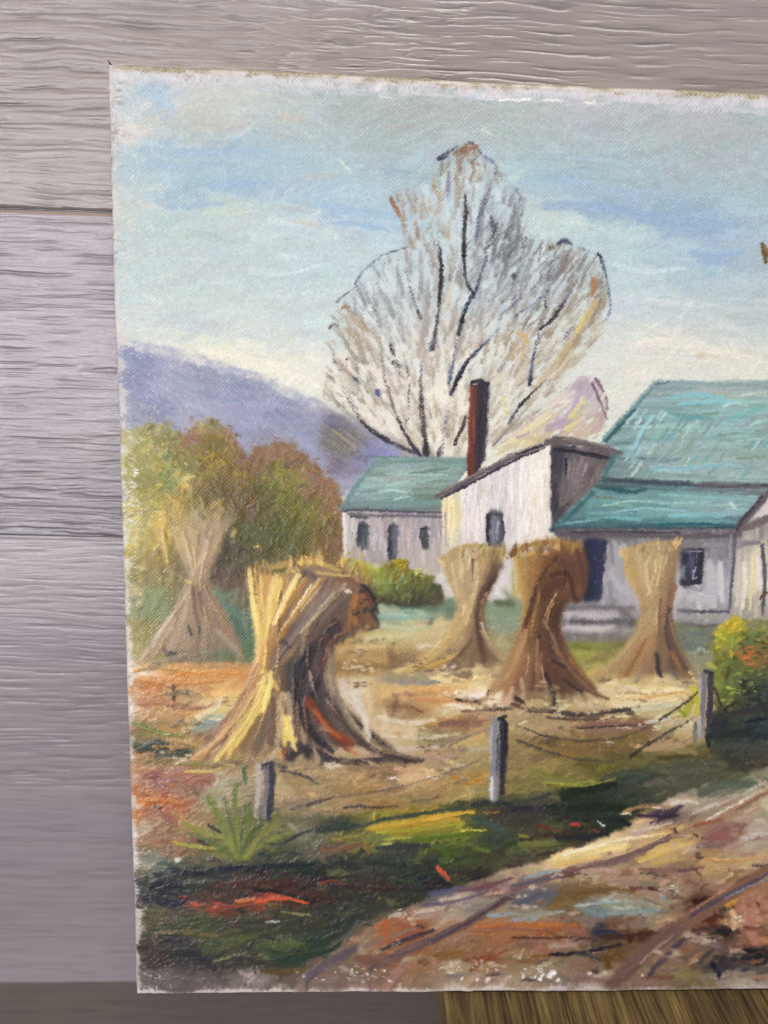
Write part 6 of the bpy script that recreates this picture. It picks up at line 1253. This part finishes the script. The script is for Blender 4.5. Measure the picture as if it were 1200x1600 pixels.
wavy = .0006 * (fbm(U * 70, V * 70, 73, 2) - .5) + .0010 * (fbm(U * 14, V * 14, 74, 2) - .5)
Uw = U + ou * (relief * (1 - onfront) * .6 + wavy) + wavy * (np.abs(U - CAN_W / 2) > CAN_W / 2 - .006) * (DU == 0) * np.sign(U - CAN_W / 2)
Vw = V + ov * (relief * (1 - onfront) * .6 + wavy) + wavy * (np.abs(V - CAN_H / 2) > CAN_H / 2 - .006) * (DV == 0) * np.sign(V - CAN_H / 2)
U0 = .0008
Uw = Uw + np.sign(U - CAN_W / 2) * U0 * (np.abs(U - CAN_W / 2) > CAN_W / 2 - .004)
Vw = Vw + np.sign(V - CAN_H / 2) * U0 * (np.abs(V - CAN_H / 2) > CAN_H / 2 - .004)
dep = DEP - (relief + slack * np.clip(np.minimum(np.minimum(U, CAN_W - U), np.minimum(V, CAN_H - V)) / .03, 0, 1)) * onfront
Pc = TL + Uw[..., None] * vx + Vw[..., None] * vy + dep[..., None] * vn_
Pw = (Pc - ORG) @ R.T
tu = np.gradient(Pw, axis=1)
tv = np.gradient(Pw, axis=0)
Nw = np.cross(tv, tu)
Nw /= np.linalg.norm(Nw, axis=-1, keepdims=True) + 1e-12

m_oil, nt, bs = mat('oil_paint')
a = nt.nodes.new('ShaderNodeVertexColor')
a.layer_name = 'paint'
nt.links.new(a.outputs[0], bs.inputs['Base Color'])
bs.inputs['Roughness'].default_value = 0.43
bs.inputs['Specular IOR Level'].default_value = 0.34

painting = bpy.data.objects.new('oil_painting', None)
C.objects.link(painting)
painting.location = W(TL + vy * CAN_H + vx * CAN_W * .5 + vn_ * .009)
painting['label'] = 'unframed oil painting of a farmhouse and corn shocks leaning on the wall'
painting['category'] = 'painting'

# which face belongs to which painted thing: polygons in px, later ones lie over earlier ones
cxp = (sx_[:-1, :-1] + sx_[1:, 1:]) / 2 + BX0
cyp = (sy_[:-1, :-1] + sy_[1:, 1:]) / 2 + BY0
wxx = (fbm(cxp / 7, cyp / 7, 81, 2) - .5) * 5
wyy = (fbm(cxp / 7, cyp / 7, 82, 2) - .5) * 5
ident = np.zeros(cxp.shape, np.int32)
PARTS = [('canvas', None, None, 'cream canvas folded round the edges')]


def part(name, poly, parent=0, label=None):
    PARTS.append((name, parent, None, label))
    ident[inside(pp(poly), x=cxp + wxx, y=cyp + wyy)] = len(PARTS) - 1
    return len(PARTS) - 1


def lines_part(name, lines, w, parent=0, label=None):
    PARTS.append((name, parent, None, label))
    d = np.full(cxp.shape, 1e9)
    for s_ in lines:
        p = curve(pp(s_), 8)
        for q0, q1 in zip(p[:-1], p[1:]):
            l = np.hypot(*(q1 - q0)) + 1e-6
            dx, dy = (q1 - q0) / l
            b = (np.abs(cxp - q0[0]) < l + w) & (np.abs(cyp - q0[1]) < l + w)
            if not b.any():
                continue
            ex, ey = cxp[b] - q0[0], cyp[b] - q0[1]
            s = np.clip(ex * dx + ey * dy, 0, l)
            d[b] = np.minimum(d[b], np.hypot(ex - s * dx, ey - s * dy))
    ident[d < w / 2] = len(PARTS) - 1


part('painted_sky', '178,120 1985,186 1985,620 1020,597 940,690 690,716 500,640 400,592 280,556 186,534', label='pale blue painted sky with cream horizon')
part('painted_mountain', '188,534 235,546 280,556 340,572 400,592 450,612 500,637 545,655 620,690 690,718 600,760 188,800', label='violet painted mountain ridge')
part('painted_bush', '188,690 225,662 260,662 290,682 300,690 300,800 300,1046 200,1046', label='olive bush at the left edge of the painting')
part('painted_bush', '296,684 302,662 325,655 350,664 372,690 388,716 392,800 390,890 372,1036 300,1036', label='mustard bush behind the first shock')
part('painted_bush', '390,712 430,694 455,696 480,712 505,738 528,760 540,800 540,880 400,900 392,800', label='round green and rust bush left of the house')
part('painted_field', '202,1040 400,1036 520,1000 540,960 600,938 760,934 900,940 1985,985 1985,1200 1140,1192 1000,1196 850,1236 760,1246 520,1275 440,1275 400,1215 300,1200 206,1196', label='ochre painted stubble field')
part('painted_bank', '208,1196 300,1200 400,1215 440,1275 520,1275 640,1262 760,1246 850,1236 930,1222 1000,1196 1080,1186 1140,1192 1110,1240 1010,1262 960,1300 900,1322 840,1345 780,1360 690,1395 620,1420 560,1440 500,1490 440,1530 220,1535', label='dark green painted grass bank')
part('painted_road', '440,1532 470,1530 540,1470 600,1436 690,1398 780,1362 850,1345 920,1318 980,1294 1040,1250 1130,1216 1230,1190 1985,1190 1985,1530', label='rutted brown painted dirt road')
part('painted_tree', crown, label='bare grey painted tree with fan shaped crown')
part('painted_bush', '770,708 830,655 862,625 900,585 925,592 942,605 948,640 940,668 930,690 862,690 800,712', label='lilac and yellow bush right of the chimney')
house = part('painted_farmhouse', '537,797 690,797 692,775 800,712 862,690 960,704 1150,757 1300,800 1300,970 1142,975 900,1000 880,950 862,852 800,945 694,905 538,872', label='white painted farmhouse with teal roofs')
part('roof', '590,716 735,716 690,768 684,798 533,797', house, 'small teal roof of the left wing')
part('roof', '1024,597 1500,596 1500,757 940,746 948,718 936,694', house, 'broad teal main roof')
part('porch_roof', '944,747 1210,757 1150,829 860,829', house)
part('eave', '683,774 730,746 800,708 862,684 960,700 930,716 862,698 800,722 735,758 690,782', house)
part('chimney', '735,600 762,596 758,716 731,742', house)
part('window', '556,820 580,820 577,856 555,856', house)
part('door', '604,822 626,822 624,878 604,878', house, 'grey back door')
part('window', '654,824 676,824 674,856 655,854', house)
part('window', '757,802 790,802 789,854 757,854', house, 'wide window of the white wing')
part('door', '912,845 945,845 938,937 911,937', house, 'dark blue porch door')
part('window', '1064,860 1099,858 1096,915 1062,916', house, 'porch window with pale curtains')
part('porch_post', '1144,834 1152,834 1143,962 1136,962', house)
part('step', '884,952 975,952 975,968 884,968', house)
part('step', '880,972 968,970 968,988 880,990', house)
part('painted_hedge', '543,870 572,880 592,892 606,878 618,872 634,876 646,888 664,892 680,906 694,930 690,946 640,946 590,944 562,920', label='yellow green hedge before the left wing')
part('painted_haystack', '262,798 366,798 322,912 386,1034 214,1040 296,902', label='pale corn shock at the left edge')
part('painted_haystack', '690,864 740,852 790,856 752,955 796,1048 618,1054 716,950', label='tan corn shock with one shaded flank')
part('painted_haystack', '970,860 1000,850 1062,846 1045,952 1090,1066 928,1062 1004,950', label='light brown corn shock before the porch')
part('painted_haystack', '798,856 866,844 904,846 916,915 900,942 860,960 950,1100 750,1100 820,950', label='tall dark brown corn shock')
part('painted_haystack', '386,888 420,874 470,868 530,872 560,900 592,970 570,990 520,1010 508,1040 540,1120 640,1190 310,1196 404,1040', label='large yellow and brown corn shock in front')
part('painted_bush', '1116,990 1130,970 1150,962 1170,985 1200,972 1260,960 1340,985 1390,1060 1380,1150 1300,1178 1110,1178 1116,1090', label='orange and green bush by the road')
part('painted_grass_tuft', '270,1315 330,1245 368,1225 395,1260 430,1270 430,1330 370,1345 300,1335', label='spiky green tuft by the near post')
lines_part('fence_wire', ['808,1134 850,1150 900,1157 950,1156 990,1146 1020,1130 1050,1112 1070,1098 1088,1082', '806,1156 850,1172 900,1186 950,1190 985,1182 1010,1164 1040,1146 1085,1120', '455,1264 500,1250 533,1244 580,1238 617,1231 660,1220 700,1206 725,1198', '437,1320 460,1308 503,1290 540,1272 580,1258', '537,1263 560,1260 587,1262 620,1259'], 4.5)
part('fence_post', '400,1192 430,1190 428,1280 398,1280', label='faint grey post in the tuft')
part('fence_post', '765,1124 795,1118 793,1242 764,1250', label='grey post with dark side in the middle')
part('fence_post', '1094,1050 1116,1048 1112,1148 1090,1152', label='weathered post beside the orange bush')
front = (DEP[:-1, :-1] < .0004) & (DEP[1:, 1:] < .0004)
ident[~front] = 0
print('painting laid', flush=True)
objs = []
for i, (name, parent, _, label) in enumerate(PARTS):
    keep = ident == i
    if not keep.any():
        objs.append(None)
        continue
    o = grid_mesh(name, Pw, pcol, m_oil, keep=keep, normals=Nw)
    objs.append(o)
    if i == 0:
        o.parent = painting
        o.matrix_parent_inverse = Matrix.Translation(painting.location).inverted()
    else:
        par = objs[parent] if parent else painting
        o.parent = par
        if not parent:
            o.matrix_parent_inverse = Matrix.Translation(painting.location).inverted()
    if label:
        o['label'] = label

# a loose thread stands up at the top left corner of the fold
import bmesh
bm = bmesh.new()
pts = [TL + vx * .0004 + vn_ * .004 + vy * .0015, TL + vn_ * .003 - vy * .0006 + vx * .0002, TL - vx * .0004 + vn_ * .002 - vy * .0016, TL - vx * .0010 + vn_ * .002 - vy * .0024]
rings = []
for i, p in enumerate(pts):
    w_ = (.00042, .00040, .00034, .00015)[i]
    rings.append([bm.verts.new(Vector(W(p + vx * w_ * math.cos(t) + vn_ * w_ * math.sin(t)))) for t in (0, 1.05, 2.09, 3.14, 4.19, 5.24)])
for r0_, r1_ in zip(rings[:-1], rings[1:]):
    for i in range(6):
        bm.faces.new((r0_[i], r0_[(i + 1) % 6], r1_[(i + 1) % 6], r1_[i]))
bm.faces.new(rings[-1])
me = bpy.data.meshes.new('loose_thread')
bm.to_mesh(me)
bm.free()
m_thr, nt, bs = mat('dark_thread')
bs.inputs['Base Color'].default_value = (.03, .026, .024, 1)
bs.inputs['Roughness'].default_value = .8
me.materials.append(m_thr)
thr = bpy.data.objects.new('loose_thread', me)
C.objects.link(thr)
thr.parent = objs[0]
